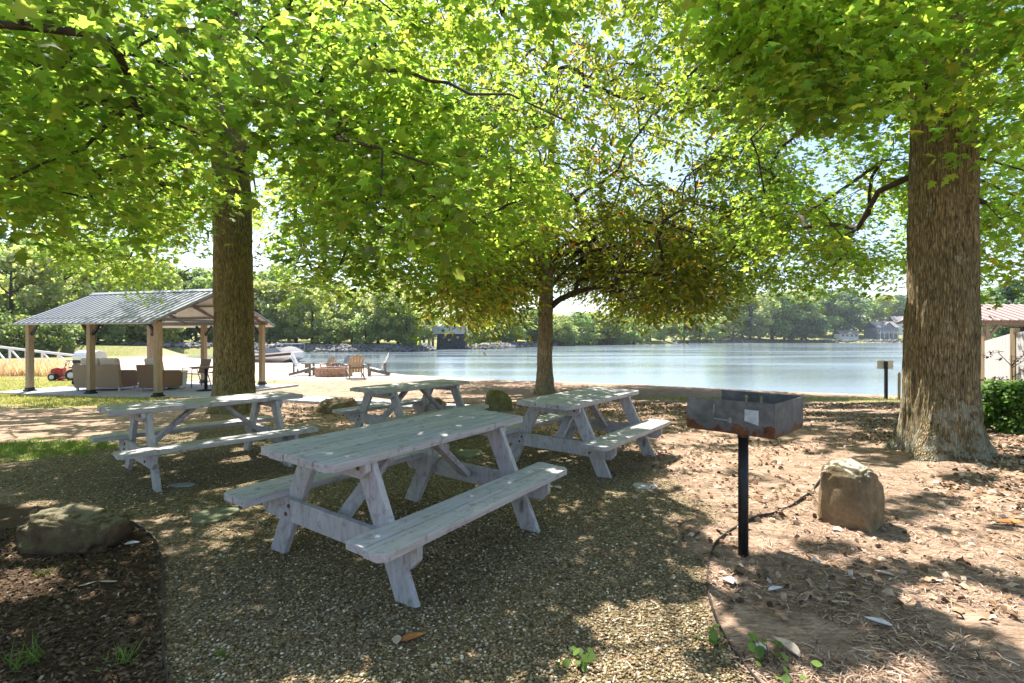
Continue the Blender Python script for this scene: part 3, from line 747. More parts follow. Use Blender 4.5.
# ------------------------------------------------------------------ far trees: a few kinds, copied
def far_tree_proto(seed, h, w, tone, slim=1.0, conifer=False, nleaf=5200, leaf=0.42):
    rng = np.random.default_rng(seed)
    root = thing('tree', 'tree', 'tree')
    tb = MB(); tb.tube([(0, 0, -0.4), (0.05, 0, h * 0.25), (0.1, 0.05, h * 0.6), (0.05, 0.1, h * 0.92)], [w * 0.035, w * 0.028, w * 0.018, 0.03], 8)
    for k in range(7):
        a = rng.uniform(0, 6.28); z0 = h * rng.uniform(0.25, 0.7); L = w * rng.uniform(0.25, 0.42)
        tb.tube([(0.05, 0.03, z0), (math.cos(a) * L * .5, math.sin(a) * L * .5, z0 + L * .35), (math.cos(a) * L, math.sin(a) * L, z0 + L * .6)], [w * .012, w * .008, w * .003], 5)
    tb.build('trunk', M['branch'], root, True)
    nb = 46; t = rng.uniform(0.10, 1.0, nb)
    prof = (1 - t) ** 0.8 if conifer else np.sqrt(np.clip(1 - ((t - 0.48) / 0.54) ** 2, 0.02, 1))
    a = rng.uniform(0, 6.28, nb); rr = w / 2 * prof * np.sqrt(rng.uniform(0.1, 1, nb))
    cen = np.stack([np.cos(a) * rr, np.sin(a) * rr, h * t], 1)
    br = w * (0.10 if conifer else 0.155) * rng.uniform(0.65, 1.3, nb)
    ci = rng.integers(0, nb, nleaf)
    u = rand_unit(nleaf, rng) * (0.5 + 0.5 * rng.uniform(size=(nleaf, 1)) ** 0.5) * np.array([1, 1, 0.72])
    P = cen[ci] + u * br[ci][:, None]
    nor = u + rng.normal(size=(nleaf, 3)) * 0.5 + np.array([0, 0, 0.5]); tip = rng.normal(size=(nleaf, 3)) + np.array([0, 0, -0.3])
    bt = rng.uniform(0.72, 1.3, nb)
    col = np.array(tone) * bt[ci][:, None] * rng.uniform(0.7, 1.35, (nleaf, 1)) * (1 + rng.normal(size=(nleaf, 3)) * 0.08)
    tv = np.array([(-0.5, 0, 0), (0.1, -0.45, 0.08), (0.55, 0.1, 0), (0.0, 0.5, -0.08)]); tf = np.array([(0, 1, 2), (0, 2, 3)])
    v, f, c = scatter(tv, tf, P, frames(nor, tip), leaf * rng.uniform(0.6, 1.3, nleaf), np.clip(col, 0, 1))
    np_mesh('crown', v, f, M['far_leaf'], c, parent=root)
    return root

PROTO = {  # each kind has its own fixed leaf tone, pale to dark
    'broad': far_tree_proto(1, 10, 8.5, (0.13, 0.19, 0.07)), 'pale': far_tree_proto(2, 10, 8.0, (0.22, 0.26, 0.11)),
    'tall': far_tree_proto(3, 13, 6.5, (0.13, 0.18, 0.07)), 'dark': far_tree_proto(4, 10, 7.5, (0.075, 0.12, 0.06)),
    'bush': far_tree_proto(5, 4.5, 5.5, (0.16, 0.21, 0.085), nleaf=3200, leaf=0.34),
}
used = set()
def far_tree(kind, px, d, top, label, group, zbase=None, widen=1.0):
    p = PROTO[kind]
    r = p if kind not in used else copy_tree(p)
    used.add(kind)
    x = (px - XC) / F * d; z0 = gz(x, d) if zbase is None else zbase
    zt = H + (YH - (top - 6)) / F * d
    hh = {'broad': 10.6, 'pale': 10.6, 'tall': 13.8, 'dark': 10.6, 'bush': 5.0, 'pine': 13.6}[kind]
    s = max(0.2, (zt - z0) / hh)
    r.location = (x, d, z0 - 0.1); r.rotation_euler = (0, 0, random.uniform(0, 6.28)); sx = s ** 0.55 * widen * (d / 75) ** 0.25
    r.scale = (sx, sx, s)
    nm = {'broad': 'broadleaf_tree', 'pale': 'broadleaf_tree', 'tall': 'tall_tree', 'dark': 'broadleaf_tree', 'bush': 'waterside_bush', 'pine': 'pine_tree'}[kind]
    r.name = nm; tag(r, label, 'bush' if kind == 'bush' else 'tree', group)
    return r
G1 = 'trees of the wood behind the pavilion'
LBL = {'broad': 'green broadleaf tree in the wood beyond the pavilion', 'pale': 'pale leaved tree in the wood beyond the pavilion', 'tall': 'tall slender tree in the wood beyond the pavilion', 'dark': 'dark leaved tree in the wood beyond the pavilion', 'bush': 'low bush at the foot of the wood beyond the pavilion', 'pine': 'dark pine in the wood beyond the pavilion'}
for k, px, d, top in [('broad', -70, 52, 215), ('tall', -20, 58, 222), ('pale', 12, 52, 250), ('broad', 38, 60, 234), ('pale', 66, 56, 248), ('tall', 90, 66, 236), ('pale', 120, 60, 262), ('broad', 128, 72, 250), ('pale', 150, 62, 272), ('tall', 172, 74, 266), ('tall', 196, 78, 270),
                      ('broad', 208, 74, 276), ('dark', 182, 68, 300), ('bush', 20, 48, 318), ('bush', 58, 50, 322), ('bush', 98, 56, 318), ('bush', 140, 62, 322), ('dark', -40, 47, 290), ('bush', 170, 66, 326)]:
    far_tree(k, px, d, top, LBL[k], G1)
G2 = 'trees on the stony bank behind the fire pit'
LB2 = {k: v.replace('in the wood beyond the pavilion', 'on the stony bank beyond the fire pit chairs').replace('at the foot of the wood beyond the pavilion', 'on the stony bank beyond the fire pit chairs') for k, v in LBL.items()}
for k, px, d, top in [('broad', 232, 82, 268), ('pale', 256, 80, 282), ('broad', 274, 86, 270), ('tall', 318, 92, 280), ('pale', 296, 80, 284), ('pale', 312, 80, 290), ('tall', 334, 94, 284), ('pale', 352, 84, 292), ('pale', 378, 82, 280), ('pale', 398, 80, 290), ('pale', 414, 92, 294),
                      ('bush', 270, 78, 322), ('bush', 330, 78, 322), ('bush', 366, 78, 318), ('bush', 406, 79, 318), ('bush', 240, 78, 326)]:
    far_tree(k, px, d, top, LB2[k], G2)
G3 = 'trees along the shore right of the bridge'
LB3 = {k: v.replace('in the wood beyond the pavilion', 'along the far shore right of the bridge').replace('at the foot of the wood beyond the pavilion', 'along the far shore right of the bridge') for k, v in LBL.items()}
for k, px, d, top in [('pale', 484, 112, 316), ('broad', 500, 116, 312), ('dark', 470, 116, 318), ('pale', 516, 122, 318), ('broad', 533, 132, 314), ('dark', 528, 128, 322), ('pale', 556, 138, 318), ('broad', 574, 146, 318), ('pale', 590, 154, 316), ('dark', 604, 158, 320), ('broad', 618, 166, 318), ('pale', 634, 172, 320), ('broad', 650, 184, 316), ('dark', 664, 194, 320), ('broad', 440, 150, 322), ('dark', 425, 150, 322), ('pale', 455, 148, 324), ('dark', 410, 140, 318),
                      ('bush', 478, 107, 330), ('bush', 500, 114, 330), ('bush', 540, 132, 330), ('bush', 562, 138, 331), ('bush', 610, 160, 332)]:
    far_tree(k, px, d, top, LB3[k], G3, widen=1.25)
G4 = 'trees on the point across the lake'
LB4 = {k: v.replace('in the wood beyond the pavilion', 'on the headland across the lake').replace('at the foot of the wood beyond the pavilion', 'on the headland across the lake') for k, v in LBL.items()}
for k, px, d, top in [('dark', 684, 212, 318), ('broad', 700, 216, 320), ('tall', 733, 232, 284), ('pale', 750, 228, 296), ('broad', 772, 232, 298), ('pale', 790, 236, 294), ('dark', 802, 234, 308), ('broad', 818, 262, 292), ('dark', 834, 262, 296), ('dark', 846, 268, 294), ('broad', 728, 246, 292), ('pale', 716, 226, 322), ('broad', 860, 290, 306), ('pale', 876, 296, 300), ('dark', 892, 300, 300), ('broad', 910, 300, 304), ('dark', 784, 238, 314), ('broad', 806, 238, 316), ('tall', 742, 246, 288), ('pale', 928, 290, 300), ('broad', 950, 290, 298), ('broad', 985, 270, 296), ('dark', 1010, 270, 300), ('broad', 1035, 270, 298)]:
    far_tree(k, px, d, top, LB4[k], G4, widen=1.35)
# a row of nearer green trees beyond the white fence
for k, px, d, top in [('broad', 1000, 62, 292), ('dark', 1022, 58, 284), ('broad', 1050, 60, 280)]:
    far_tree(k, px, d, top, 'green tree rising beyond the tan pavilion roof on the right', 'trees beyond the white fence', zbase=-0.4, widen=0.9)

# ------------------------------------------------------------------ picnic tables
def clipped(x0, x1, y0, y1, c, corners):
    """board outline with the named corners cut"""
    p = []
    for (x, y, dx, dy, k) in ((x0, y0, 1, 1, 'a'), (x1, y0, -1, 1, 'b'), (x1, y1, -1, -1, 'c'), (x0, y1, 1, -1, 'd')):
        if k in corners:
            q = [(x, y + dy * c), (x + dx * c, y)]
            p += q if k in 'ac' else q[::-1]
        else: p.append((x, y))
    return p
def make_table(name, label, group, seed):
    rr = random.Random(seed)
    t = thing(name, label, 'picnic table', group=group)
    L, W, T = 1.78, 0.66, 0.042
    b = MB(); n = 5; pw = W / n
    for i in range(n):
        y0 = -W / 2 + i * pw; e = rr.uniform(-0.006, 0.006); dz = rr.uniform(-0.002, 0.002)
        cor = ('ab' if i == 0 else '') + ('cd' if i == n - 1 else '')
        b.prism(clipped(-L / 2 + e, L / 2 + e, y0 + 0.0035, y0 + pw - 0.0035, 0.035, cor), 'z', 0.75 - T + dz, 0.75 + dz)
    b.build('tabletop', M['wood_x'], t, bevel=0.004)
    for s in (-1, 1):
        b = MB()
        for i in range(2):
            ya = 0.455 + i * 0.137; e = rr.uniform(-0.006, 0.006)
            y0, y1 = (ya, ya + 0.130) if s > 0 else (-ya - 0.130, -ya)
            cor = ('cd' if i == 1 else '') if s > 0 else ('ab' if i == 1 else '')
            b.prism(clipped(-L / 2 + e, L / 2 + e, y0, y1, 0.035, cor), 'z', 0.414 - T, 0.414)
        b.build('seat', M['wood_x'], t, bevel=0.004)
    for e in (-1, 1):
        xo = e * 0.589
        for s in (-1, 1):
            # sloping leg, flat cut at ground and under the top
            yb, yt, hw = s * 0.60, s * 0.235, 0.076
            b = MB(); b.prism([(yb - hw, -0.03), (yb + hw, -0.03), (yt + hw, 0.706), (yt - hw, 0.706)], 'x', xo - 0.02, xo + 0.02)
            b.build('leg', M['wood_z'], t, bevel=0.004)
        b = MB(); x0 = xo + e * 0.0205; x1 = x0 + e * 0.04
        b.prism([(-0.70, 0.371), (-0.70, 0.29), (-0.65, 0.235), (0.65, 0.235), (0.70, 0.29), (0.70, 0.371)], 'x', min(x0, x1), max(x0, x1))
        b.build('crossbeam', M['wood_z'], t, bevel=0.004)
        b = MB()
        b.prism([(-0.31, 0.7065), (-0.31, 0.66), (-0.265, 0.617), (0.265, 0.617), (0.31, 0.66), (0.31, 0.7065)], 'x', min(x0, x1), max(x0, x1))
        b.build('top_support', M['wood_z'], t, bevel=0.004)
        for (yy, zz) in ((0.395, 0.33), (0.425, 0.275), (-0.395, 0.33), (-0.425, 0.275), (0.25, 0.675), (-0.25, 0.675)):
            b = MB(); b.lathe([(0.013, 0.0), (0.013, 0.004), (0.008, 0.009)] if e > 0 else [(0.008, -0.009), (0.013, -0.004), (0.013, 0.0)], 10, (x1, yy, zz), 'x'); b.build('bolt', M['rusty_bolt'], t, True)
        b = MB(); b.beam((xo - e * 0.022, 0, 0.31), (xo - e * 0.46, 0, 0.695), 0.09, 0.04, (1, 0, 0.6))
        b.build('brace', M['wood_z'], t, bevel=0.004)
    return t
TABLES = [
    ('long grey picnic table nearest, with its pale bench jutting toward the viewer', -0.679, 3.413, 0.97, (0.012, 0.028)),
    ('grey picnic table between the grill and the lone lakeside tree, its bench in sun', 0.803, 5.785, 0.941, (0.005, 0.016)),
    ('grey picnic table farthest back, beside the mossy boulder', -1.438, 7.374, 0.932, (0.004, 0.011)),
    ('grey picnic table in front of the mossy maple trunk by the pavilion', -3.228, 5.38, 0.832, (0.004, -0.011)),
]
t0 = None
for i, (lab, x, y, rz, (a, b_)) in enumerate(TABLES):
    if t0 is None:
        t0 = t = make_table('picnic_table', lab, 'grey wooden picnic tables', 5)
    else:
        t = copy_tree(t0); t['label'] = lab
    t.location = (x, y, [0.0, -0.04, -0.06, -0.045][i]); t.rotation_euler = (b_, -a, rz)

# ------------------------------------------------------------------ park grill
def grill():
    t_ = NT('rusted_steel'); v = t_.coord('Object'); z = t_.n('ShaderNodeSeparateXYZ'); t_.l(v, z.inputs[0])
    n = t_.noise(9, 6, 0.65, v); n2 = t_.noise(26, 5, 0.6, v)
    m = t_.math('ADD', t_.math('MULTIPLY', t_.math('SUBTRACT', 0.845, z.outputs['Z']), 6.0), t_.math('MULTIPLY', t_.math('SUBTRACT', n.outputs['Fac'], 0.5), 2.6))
    rust = t_.ramp(n2.outputs['Fac'], [(0.3, (0.05, 0.022, 0.012)), (0.7, (0.16, 0.062, 0.025))])
    steel = t_.ramp(n.outputs['Fac'], [(0.3, (0.05, 0.054, 0.058)), (0.5, (0.11, 0.118, 0.125)), (0.72, (0.20, 0.205, 0.205))])
    col = t_.mix(t_.ramp(m, [(0.1, 0.0), (0.24, 1.0)]), steel, rust)
    t_.bsdf(col, 0.6, n2.outputs['Fac'], 0.25, 0.004, 0.35, 0.4)
    rusty = t_.m
    gzb = gz(1.444, 3.153)
    r = thing('park_grill', 'rusty grey steel charcoal grill on a single black post', 'grill', (1.444, 3.153, gzb), 0)
    b = MB(); b.tube([(0, 0, -0.1), (0, 0, 0.785 - gzb)], 0.030, 18); b.build('post', M['black_metal'], r, True)
    N_, L_, R_ = np.array([1.486, 2.86]), np.array([1.128, 3.25]), np.array([1.87, 3.25])
    o = np.array([1.444, 3.153])
    B_ = L_ + R_ - N_
    zb, zt = 0.792 - gzb, 0.985 - gzb
    def wall(p, q, z0, z1, holes=()):
        p, q = p - o, q - o; d = (q - p) / np.linalg.norm(q - p); n_ = np.array([-d[1], d[0]]) * 0.0025; L = np.linalg.norm(q - p)
        b = MB(); us = [0.0]; 
        def seg(u0, u1, a, c):
            P = [p + d * u0 - n_, p + d * u1 - n_, p + d * u1 + n_, p + d * u0 + n_]
            b.hexa([(x, y, a) for x, y in P] + [(x, y, c) for x, y in P])
        cur = 0.0
        for (u, w_, h0, h1) in holes:
            seg(cur, u, z0, z1); seg(u, u + w_, z0, h0); seg(u, u + w_, h1, z1); cur = u + w_
        seg(cur, L, z0, z1); return b
    fb = wall(L_, N_, zb, zt); fb2 = wall(N_, R_, zb, zt); fb.add(fb2.v, fb2.f)
    hl = [(0.165, 0.018, zt - 0.075, zt - 0.022), (0.265, 0.018, zt - 0.075, zt - 0.022)]
    w3 = wall(B_, R_, zb, zt + 0.004, hl); w4 = wall(L_, B_, zb, zt + 0.004)
    for m_ in (w3,): fb.add(m_.v, m_.f)
    P = [(N_ - o), (R_ - o), (B_ - o), (L_ - o)]
    fb.hexa([(*p, zb - 0.006) for p in P] + [(*p, zb) for p in P])
    fb.build('firebox', rusty, r)
    # cooking grate resting low inside
    gb = MB(); e1 = (R_ - N_); e2 = (L_ - N_)
    for k in range(1, 14):
        s = N_ - o + e1 * 0.02 + e2 * k / 14; gb.tube([(*s, zt - 0.09), (*(s + e1 * 0.96), zt - 0.09)], 0.005, 6)
    gb.build('cooking_grate', M['black_metal'], r)
    # bent rod handle on the front plate
    d = (N_ - L_) / np.linalg.norm(N_ - L_); n_ = np.array([d[1], -d[0]])
    f = lambda u, k: tuple((L_ - o) + d * u + n_ * k)
    hb = MB(); hb.tube([(*f(0.185, 0.012), zt - 0.03), (*f(0.185, 0.018), zt - 0.075), (*f(0.185, 0.018), zt - 0.118), (*f(0.27, 0.018), zt - 0.12), (*f(0.285, 0.012), zt - 0.10)], 0.0055, 8)
    hb.box(*(lambda c: (c[0] - 0.010, c[0] + 0.010, c[1] - 0.010, c[1] + 0.010, zt - 0.135, zt - 0.105))(f(0.278, 0.010))); hb.build('grate_handle', M['dull_metal'], r)
    pb = MB(); a0, a1 = f(0.365, 0.0032), f(0.445, 0.0032); c0, c1 = f(0.365, 0.0055), f(0.445, 0.0055)
    pb.hexa([(*a0, zt - 0.112), (*a1, zt - 0.132), (*c1, zt - 0.132), (*c0, zt - 0.112), (*a0, zt - 0.045), (*a1, zt - 0.045), (*c1, zt - 0.045), (*c0, zt - 0.045)])
    pb.build('plate', M['dull_plate'], r)
    cb = MB(); cb.lathe([(0.034, 0.745 - gzb), (0.034, 0.765 - gzb), (0.06, 0.785 - gzb)], 16); cb.build('collar', rusty, r)
grill()

# ------------------------------------------------------------------ rocks
def rock(name, label, cat, loc, size, seed, mat, rz=0.0, kind='boulder', group=None):
    import bmesh
    bm = bmesh.new(); bmesh.ops.create_icosphere(bm, subdivisions=5, radius=1.0)
    P = np.array([v.co for v in bm.verts])
    if kind == 'block':
        Q = np.sign(P) * np.abs(P) ** 0.42
        Q /= np.max(np.abs(Q))
        # narrower, domed top
        k = np.clip((Q[:, 2] + 1) / 2, 0, 1)
        Q[:, 2] = np.where(Q[:, 2] > 0, Q[:, 2] * (1.0 - 0.34 * np.clip(np.abs(Q[:, 0] + 0.3), 0, 1.2) ** 1.7 - 0.18 * Q[:, 1] ** 2), Q[:, 2])
        Q[:, 0] *= 1 - 0.10 * k; Q[:, 1] *= 1 - 0.15 * k
    else:
        Q = np.sign(P) * np.abs(P) ** (0.62 if kind == 'slab' else 0.8)
    rg = np.random.default_rng(seed)
    for k in range(16):
        d_ = rand_unit(1, rg)[0]; d_[2] = abs(d_[2]) if kind != 'block' else d_[2] * 0.6; d_ /= np.linalg.norm(d_)
        hmax = (Q @ d_).max(); t_ = Q @ d_ - hmax * (rg.uniform(0.90, 0.985) if kind == 'block' else rg.uniform(0.78, 0.94))
        Q = Q - d_[None] * (np.maximum(t_, 0) * 0.92)[:, None]
    D = 0.55 * (fbm(P * 1.6 + seed, seed, 4) - 0.5) * (0.30 if kind == 'block' else 0.55) + (fbm(P * 5 + seed, seed + 3, 4) - 0.5) * (0.13 if kind == 'block' else 0.30) + (fbm(P * 15 + seed, seed + 4, 3) - 0.5) * (0.05 if kind == 'block' else 0.10)
    rid = np.abs(fbm(P * 2.7 + 5 + seed, seed + 8, 3) - 0.5); D -= 0.20 * np.clip(0.09 - rid, 0, 1)
    Q = Q * (1 + D)[:, None] * np.array(size)
    for v, q in zip(bm.verts, Q): v.co = q
    me = bpy.data.meshes.new(name); bm.to_mesh(me); bm.free(); me.materials.append(mat)
    me.polygons.foreach_set('use_smooth', [True] * len(me.polygons))
    o = bpy.data.objects.new(name, me); COL.objects.link(o); o.location = loc; o.rotation_euler = (0, 0, rz)
    return tag(o, label, cat, group)
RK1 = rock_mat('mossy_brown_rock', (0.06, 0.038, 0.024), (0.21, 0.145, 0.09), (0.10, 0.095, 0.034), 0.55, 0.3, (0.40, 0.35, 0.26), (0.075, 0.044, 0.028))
RK2 = rock_mat('tan_block_stone', (0.165, 0.115, 0.062), (0.32, 0.235, 0.145), (0.10, 0.095, 0.042), 0.6, 0.95, (0.40, 0.375, 0.31))
RK3 = rock_mat('green_mossy_stone', (0.14, 0.13, 0.06), (0.24, 0.215, 0.11), (0.15, 0.16, 0.04), 0.8)
RK4 = rock_mat('brown_boulder_stone', (0.15, 0.105, 0.065), (0.29, 0.21, 0.14), (0.2, 0.17, 0.11), 0.4)
x, y, _ = at(866, 529); rock('stone', 'upright tan block of stone with a pale lichen cap beside the grill', 'rock', (x, y + 0.16, gz(x, y) + 0.20), (0.19, 0.19, 0.285), 4, RK2, 0.62, 'block')
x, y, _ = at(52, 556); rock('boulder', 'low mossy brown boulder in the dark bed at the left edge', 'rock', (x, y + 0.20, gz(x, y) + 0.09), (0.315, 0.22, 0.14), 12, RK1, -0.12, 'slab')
x, y, _ = at(498, 411, -0.1); rock('stone', 'squat green mossy boulder standing between the two rear tables', 'rock', (x, y + 0.2, gz(x, y) + 0.16), (0.27, 0.24, 0.27), 7, RK3, 0.3, 'block')
x, y, _ = at(333, 415, -0.1); rock('boulder', 'brown boulder left of the rearmost picnic table', 'rock', (x, y + 0.25, gz(x, y) + 0.08), (0.36, 0.28, 0.20), 9, RK4, 0.3, 'slab')
x, y, _ = at(432, 409, -0.1); rock('boulder', 'tan boulder half hidden behind the rearmost picnic table', 'rock', (x, y + 0.5, gz(x, y) + 0.04), (0.24, 0.22, 0.19), 17, RK4, 0.9, 'slab')

def flat_stone(label, px, py, wpx, hpx, mat, seed, th=0.03, rz=0.0):
    x, y, _ = at(px, py); k = y / F
    ry = hpx / 2 * y * y / (F * H); rx = wpx / 2 * k; n = 14; rr = random.Random(seed); b = MB(); pts = []
    for i in range(n):
        a = 2 * math.pi * i / n; s = rr.uniform(0.82, 1.12); pts.append((math.cos(a) * rx * s, math.sin(a) * ry * s))
    b.prism(pts, 'z', -0.02, th); o = b.build('flat_stone', mat, bevel=0.008)
    o.location = (x, y, gz(x, y)); tag(o, label, 'flat stone')
flat_stone('mossy green flat stone set in the gravel left of the nearest table', 214, 515, 42, 17, M['flag_moss'], 1, 0.022)
flat_stone('small grey flat stone on the gravel right of the two benches', 645, 486, 25, 7, M['flag_grey'], 2, 0.008)
flat_stone('pale thin flat stone lying below the table by the maple', 183, 484, 28, 4, M['flag_grey'], 3, 0.012)
flat_stone('pale green flat stone under the nearest table', 470, 453, 28, 9, M['flag_moss'], 4, 0.03)

# stone slab walk behind the tables
wk = MB()
for i in range(5):
    p = np.array([-5.7, 12.55]) + (np.array([-0.6, 10.5]) - np.array([-5.7, 12.55])) * i / 4.6
    q = np.array([-5.7, 12.55]) + (np.array([-0.6, 10.5]) - np.array([-5.7, 12.55])) * (i + 0.97) / 4.6
    d = (q - p) / np.linalg.norm(q - p); n_ = np.array([-d[1], d[0]]) * 0.42
    P = [p - n_, q - n_, q + n_, p + n_]; zc = -0.09
    wk.hexa([(*a, zc - 0.25) for a in P] + [(*a, zc + 0.0) for a in P])
tag(wk.build('stone_path', M['concrete'], bevel=0.01), 'pale concrete slab path crossing behind the tables', 'path', kind='structure')

# ------------------------------------------------------------------ bed edging
def edging(label, pts, h):
    pts = np.array(pts); s = np.concatenate([[0], np.cumsum(np.linalg.norm(np.diff(pts, axis=0), axis=1))])
    t = np.linspace(0, s[-1], 60); c = np.stack([np.interp(t, s, pts[:, 0]), np.interp(t, s, pts[:, 1])], 1)
    for _ in range(6): c[1:-1] = (c[:-2] + 2 * c[1:-1] + c[2:]) / 4
    z = ground_z(c[:, 0], c[:, 1]); b = MB(); vs, fs = [], []
    for i in range(len(c)):
        d = c[min(i + 1, 59)] - c[max(i - 1, 0)]; d = d / np.linalg.norm(d); n_ = np.array([-d[1], d[0]]) * 0.003
        hh = h + 0.008 * math.sin(i * 0.7)
        for k, zz in ((-1, z[i] - 0.06), (1, z[i] - 0.06), (1, z[i] + hh), (-1, z[i] + hh)): vs.append((*(c[i] + n_ * k), zz))
    for i in range(len(c) - 1):
        for k in range(4): fs.append((i * 4 + k, i * 4 + (k + 1) % 4, i * 4 + 4 + (k + 1) % 4, i * 4 + 4 + k))
    fs += [(0, 1, 2, 3), tuple(range(59 * 4 + 3, 59 * 4 - 1, -1))]
    b.add(vs, fs); tag(b.build('bed_edging', M['edging']), label, 'edging')
edging('dark curved strip of bed edging sweeping round below the grill', EDGE, 0.02)
edging('thin dark bed edging running down beside the low mossy boulder', EDGE_L, 0.022)

# ------------------------------------------------------------------ loose ground cover
def gravel_stones():
    rng = np.random.default_rng(5); n = 120000
    # more stones where they show larger
    y = 1.75 + 6.0 * rng.uniform(size=n) ** 2.2; x = rng.uniform(-1.15, 0.75, n) * y * 0.95
    g_, m_, l_, s_ = zones(x, y); k = (rng.uniform(size=n) < g_) ; x, y = x[k], y[k]; n = len(x)
    tv = np.array([(1, 0, 0), (0, 1, 0), (-1, 0, 0), (0, -1, 0), (0.1, 0.1, 0.7), (0, 0, -0.6), (0.72, 0.7, 0.1), (-0.7, 0.6, 0.15), (-0.6, -0.75, 0.1), (0.75, -0.6, 0.12)])
    tf = np.array([(0, 6, 4), (6, 1, 4), (1, 7, 4), (7, 2, 4), (2, 8, 4), (8, 3, 4), (3, 9, 4), (9, 0, 4), (6, 0, 5), (1, 6, 5), (7, 1, 5), (2, 7, 5), (8, 2, 5), (3, 8, 5), (9, 3, 5), (0, 9, 5)])
    nor = np.tile([[0, 0, 1.0]], (n, 1)) + rng.normal(size=(n, 3)) * 0.25; tip = rng.normal(size=(n, 3))
    s = (0.0036 + 0.0062 * rng.uniform(size=n) ** 1.6)[:, None] * np.stack([rng.uniform(0.8, 1.4, n), rng.uniform(0.7, 1.1, n), rng.uniform(0.6, 1.0, n)], 1)
    pal = np.array([(0.20, 0.155, 0.09), (0.125, 0.095, 0.052), (0.28, 0.22, 0.14), (0.40, 0.345, 0.255), (0.22, 0.185, 0.10), (0.56, 0.52, 0.44), (0.26, 0.155, 0.08)])
    c = pal[rng.choice(7, n, p=[.22, .22, .2, .14, .10, .06, .06])] * rng.uniform(0.7, 1.5, (n, 1)) * np.array([1.0, 0.94, 0.82])
    P = np.stack([x, y, ground_z(x, y) + s[:, 2] * 0.35], 1)
    v, f, cc = scatter(tv, tf, P, frames(nor, tip), s, c)
    tag(np_mesh('gravel', v, f, M['attr'], cc), 'loose brown pea gravel spread under the tables', 'gravel', kind='stuff')
gravel_stones()

def strips(name, label, cat, n, xy, lens, wid, pal, probs, curl, seed, zlift=0.004, flat=0.16):
    rng = np.random.default_rng(seed); x, y = xy(rng, n); n = len(x)
    tv = np.array([(-0.5, -0.5, 0), (0.5, -0.5, 0), (0.5, 0.0, curl), (-0.5, 0.0, curl), (0.35, 0.5, 0), (-0.35, 0.5, 0)])
    tf = np.array([(0, 1, 2), (0, 2, 3), (3, 2, 4), (3, 4, 5)])
    nor = np.tile([[0, 0, 1.0]], (n, 1)) + rng.normal(size=(n, 3)) * flat; tip = rng.normal(size=(n, 3))
    L = rng.uniform(*lens, n); s = np.stack([L * rng.uniform(*wid, n), L, L], 1)
    c = np.array(pal)[rng.choice(len(pal), n, p=probs)] * rng.uniform(0.7, 1.25, (n, 1))
    P = np.stack([x, y, ground_z(x, y) + zlift + rng.uniform(0, 0.008, n)], 1)
    v, f, cc = scatter(tv, tf, P, frames(nor, tip), s, c)
    return tag(np_mesh(name, v, f, M['attr'], cc), label, cat, kind='stuff')

def xy_straw(rng, n):
    y = 1.8 + 7.5 * rng.uniform(size=n) ** 1.7; x = rng.uniform(0.1, 1.1, n) * y
    g_, m_, l_, s_ = zones(x, y); k = (rng.uniform(size=n) > g_ * 0.97) & (fbm(xy0(x, y, 1.7), 61, 3) + rng.normal(size=n) * 0.08 > 0.40)
    return x[k], y[k]
strips('pine_straw', 'brown straw and bark crumbs strewn over the bare earth', 'straw', 46000, xy_straw, (0.02, 0.06), (0.05, 0.13), [(0.42, 0.295, 0.215), (0.33, 0.22, 0.15), (0.20, 0.125, 0.082), (0.54, 0.43, 0.35), (0.09, 0.058, 0.038)], [.28, .28, .20, .12, .12], 0.05, 71)
def xy_leaf(rng, n):
    y = 2.4 + 9.5 * rng.uniform(size=n) ** 0.8; x = rng.uniform(-0.55, 1.1, n) * y
    g_, m_, l_, s_ = zones(x, y)
    w = (1 - g_ * 0.95) * np.clip(0.34 + 0.66 * smooth(5.0, 7.5, y) + 1.2 * np.exp(-((x - 5) ** 2 + (y - 5.5) ** 2) / 1.6), 0, 1) * (0.35 + 0.65 * (x > -1.5))
    k = (rng.uniform(size=n) < w) & (fbm(xy0(x, y, 0.9), 63, 3) + rng.normal(size=n) * 0.1 > 0.42)
    return x[k], y[k]
strips('leaf_litter', 'dry pale and brown dead leaves lying on the earth toward the lake', 'dead leaves', 40000, xy_leaf, (0.02, 0.055), (0.45, 0.85), [(0.42, 0.30, 0.21), (0.32, 0.20, 0.125), (0.21, 0.12, 0.065), (0.54, 0.44, 0.35), (0.11, 0.075, 0.045)], [.26, .28, .22, .10, .14], 0.22, 72, 0.008, 0.45)
def xy_mulch(rng, n):
    y = 1.8 + 1.8 * rng.uniform(size=n); x = rng.uniform(-1.15, -0.5, n) * y
    g_, m_, l_, s_ = zones(x, y); k = m_ > 0.5
    return x[k], y[k]
strips('bark_mulch', 'dark bark mulch in the bed round the low mossy boulder', 'mulch', 15000, xy_mulch, (0.008, 0.028), (0.25, 0.6), [(0.055, 0.034, 0.020), (0.105, 0.066, 0.038), (0.17, 0.112, 0.07), (0.30, 0.23, 0.16)], [.42, .36, .18, .04], 0.1, 73, 0.005, 0.35)

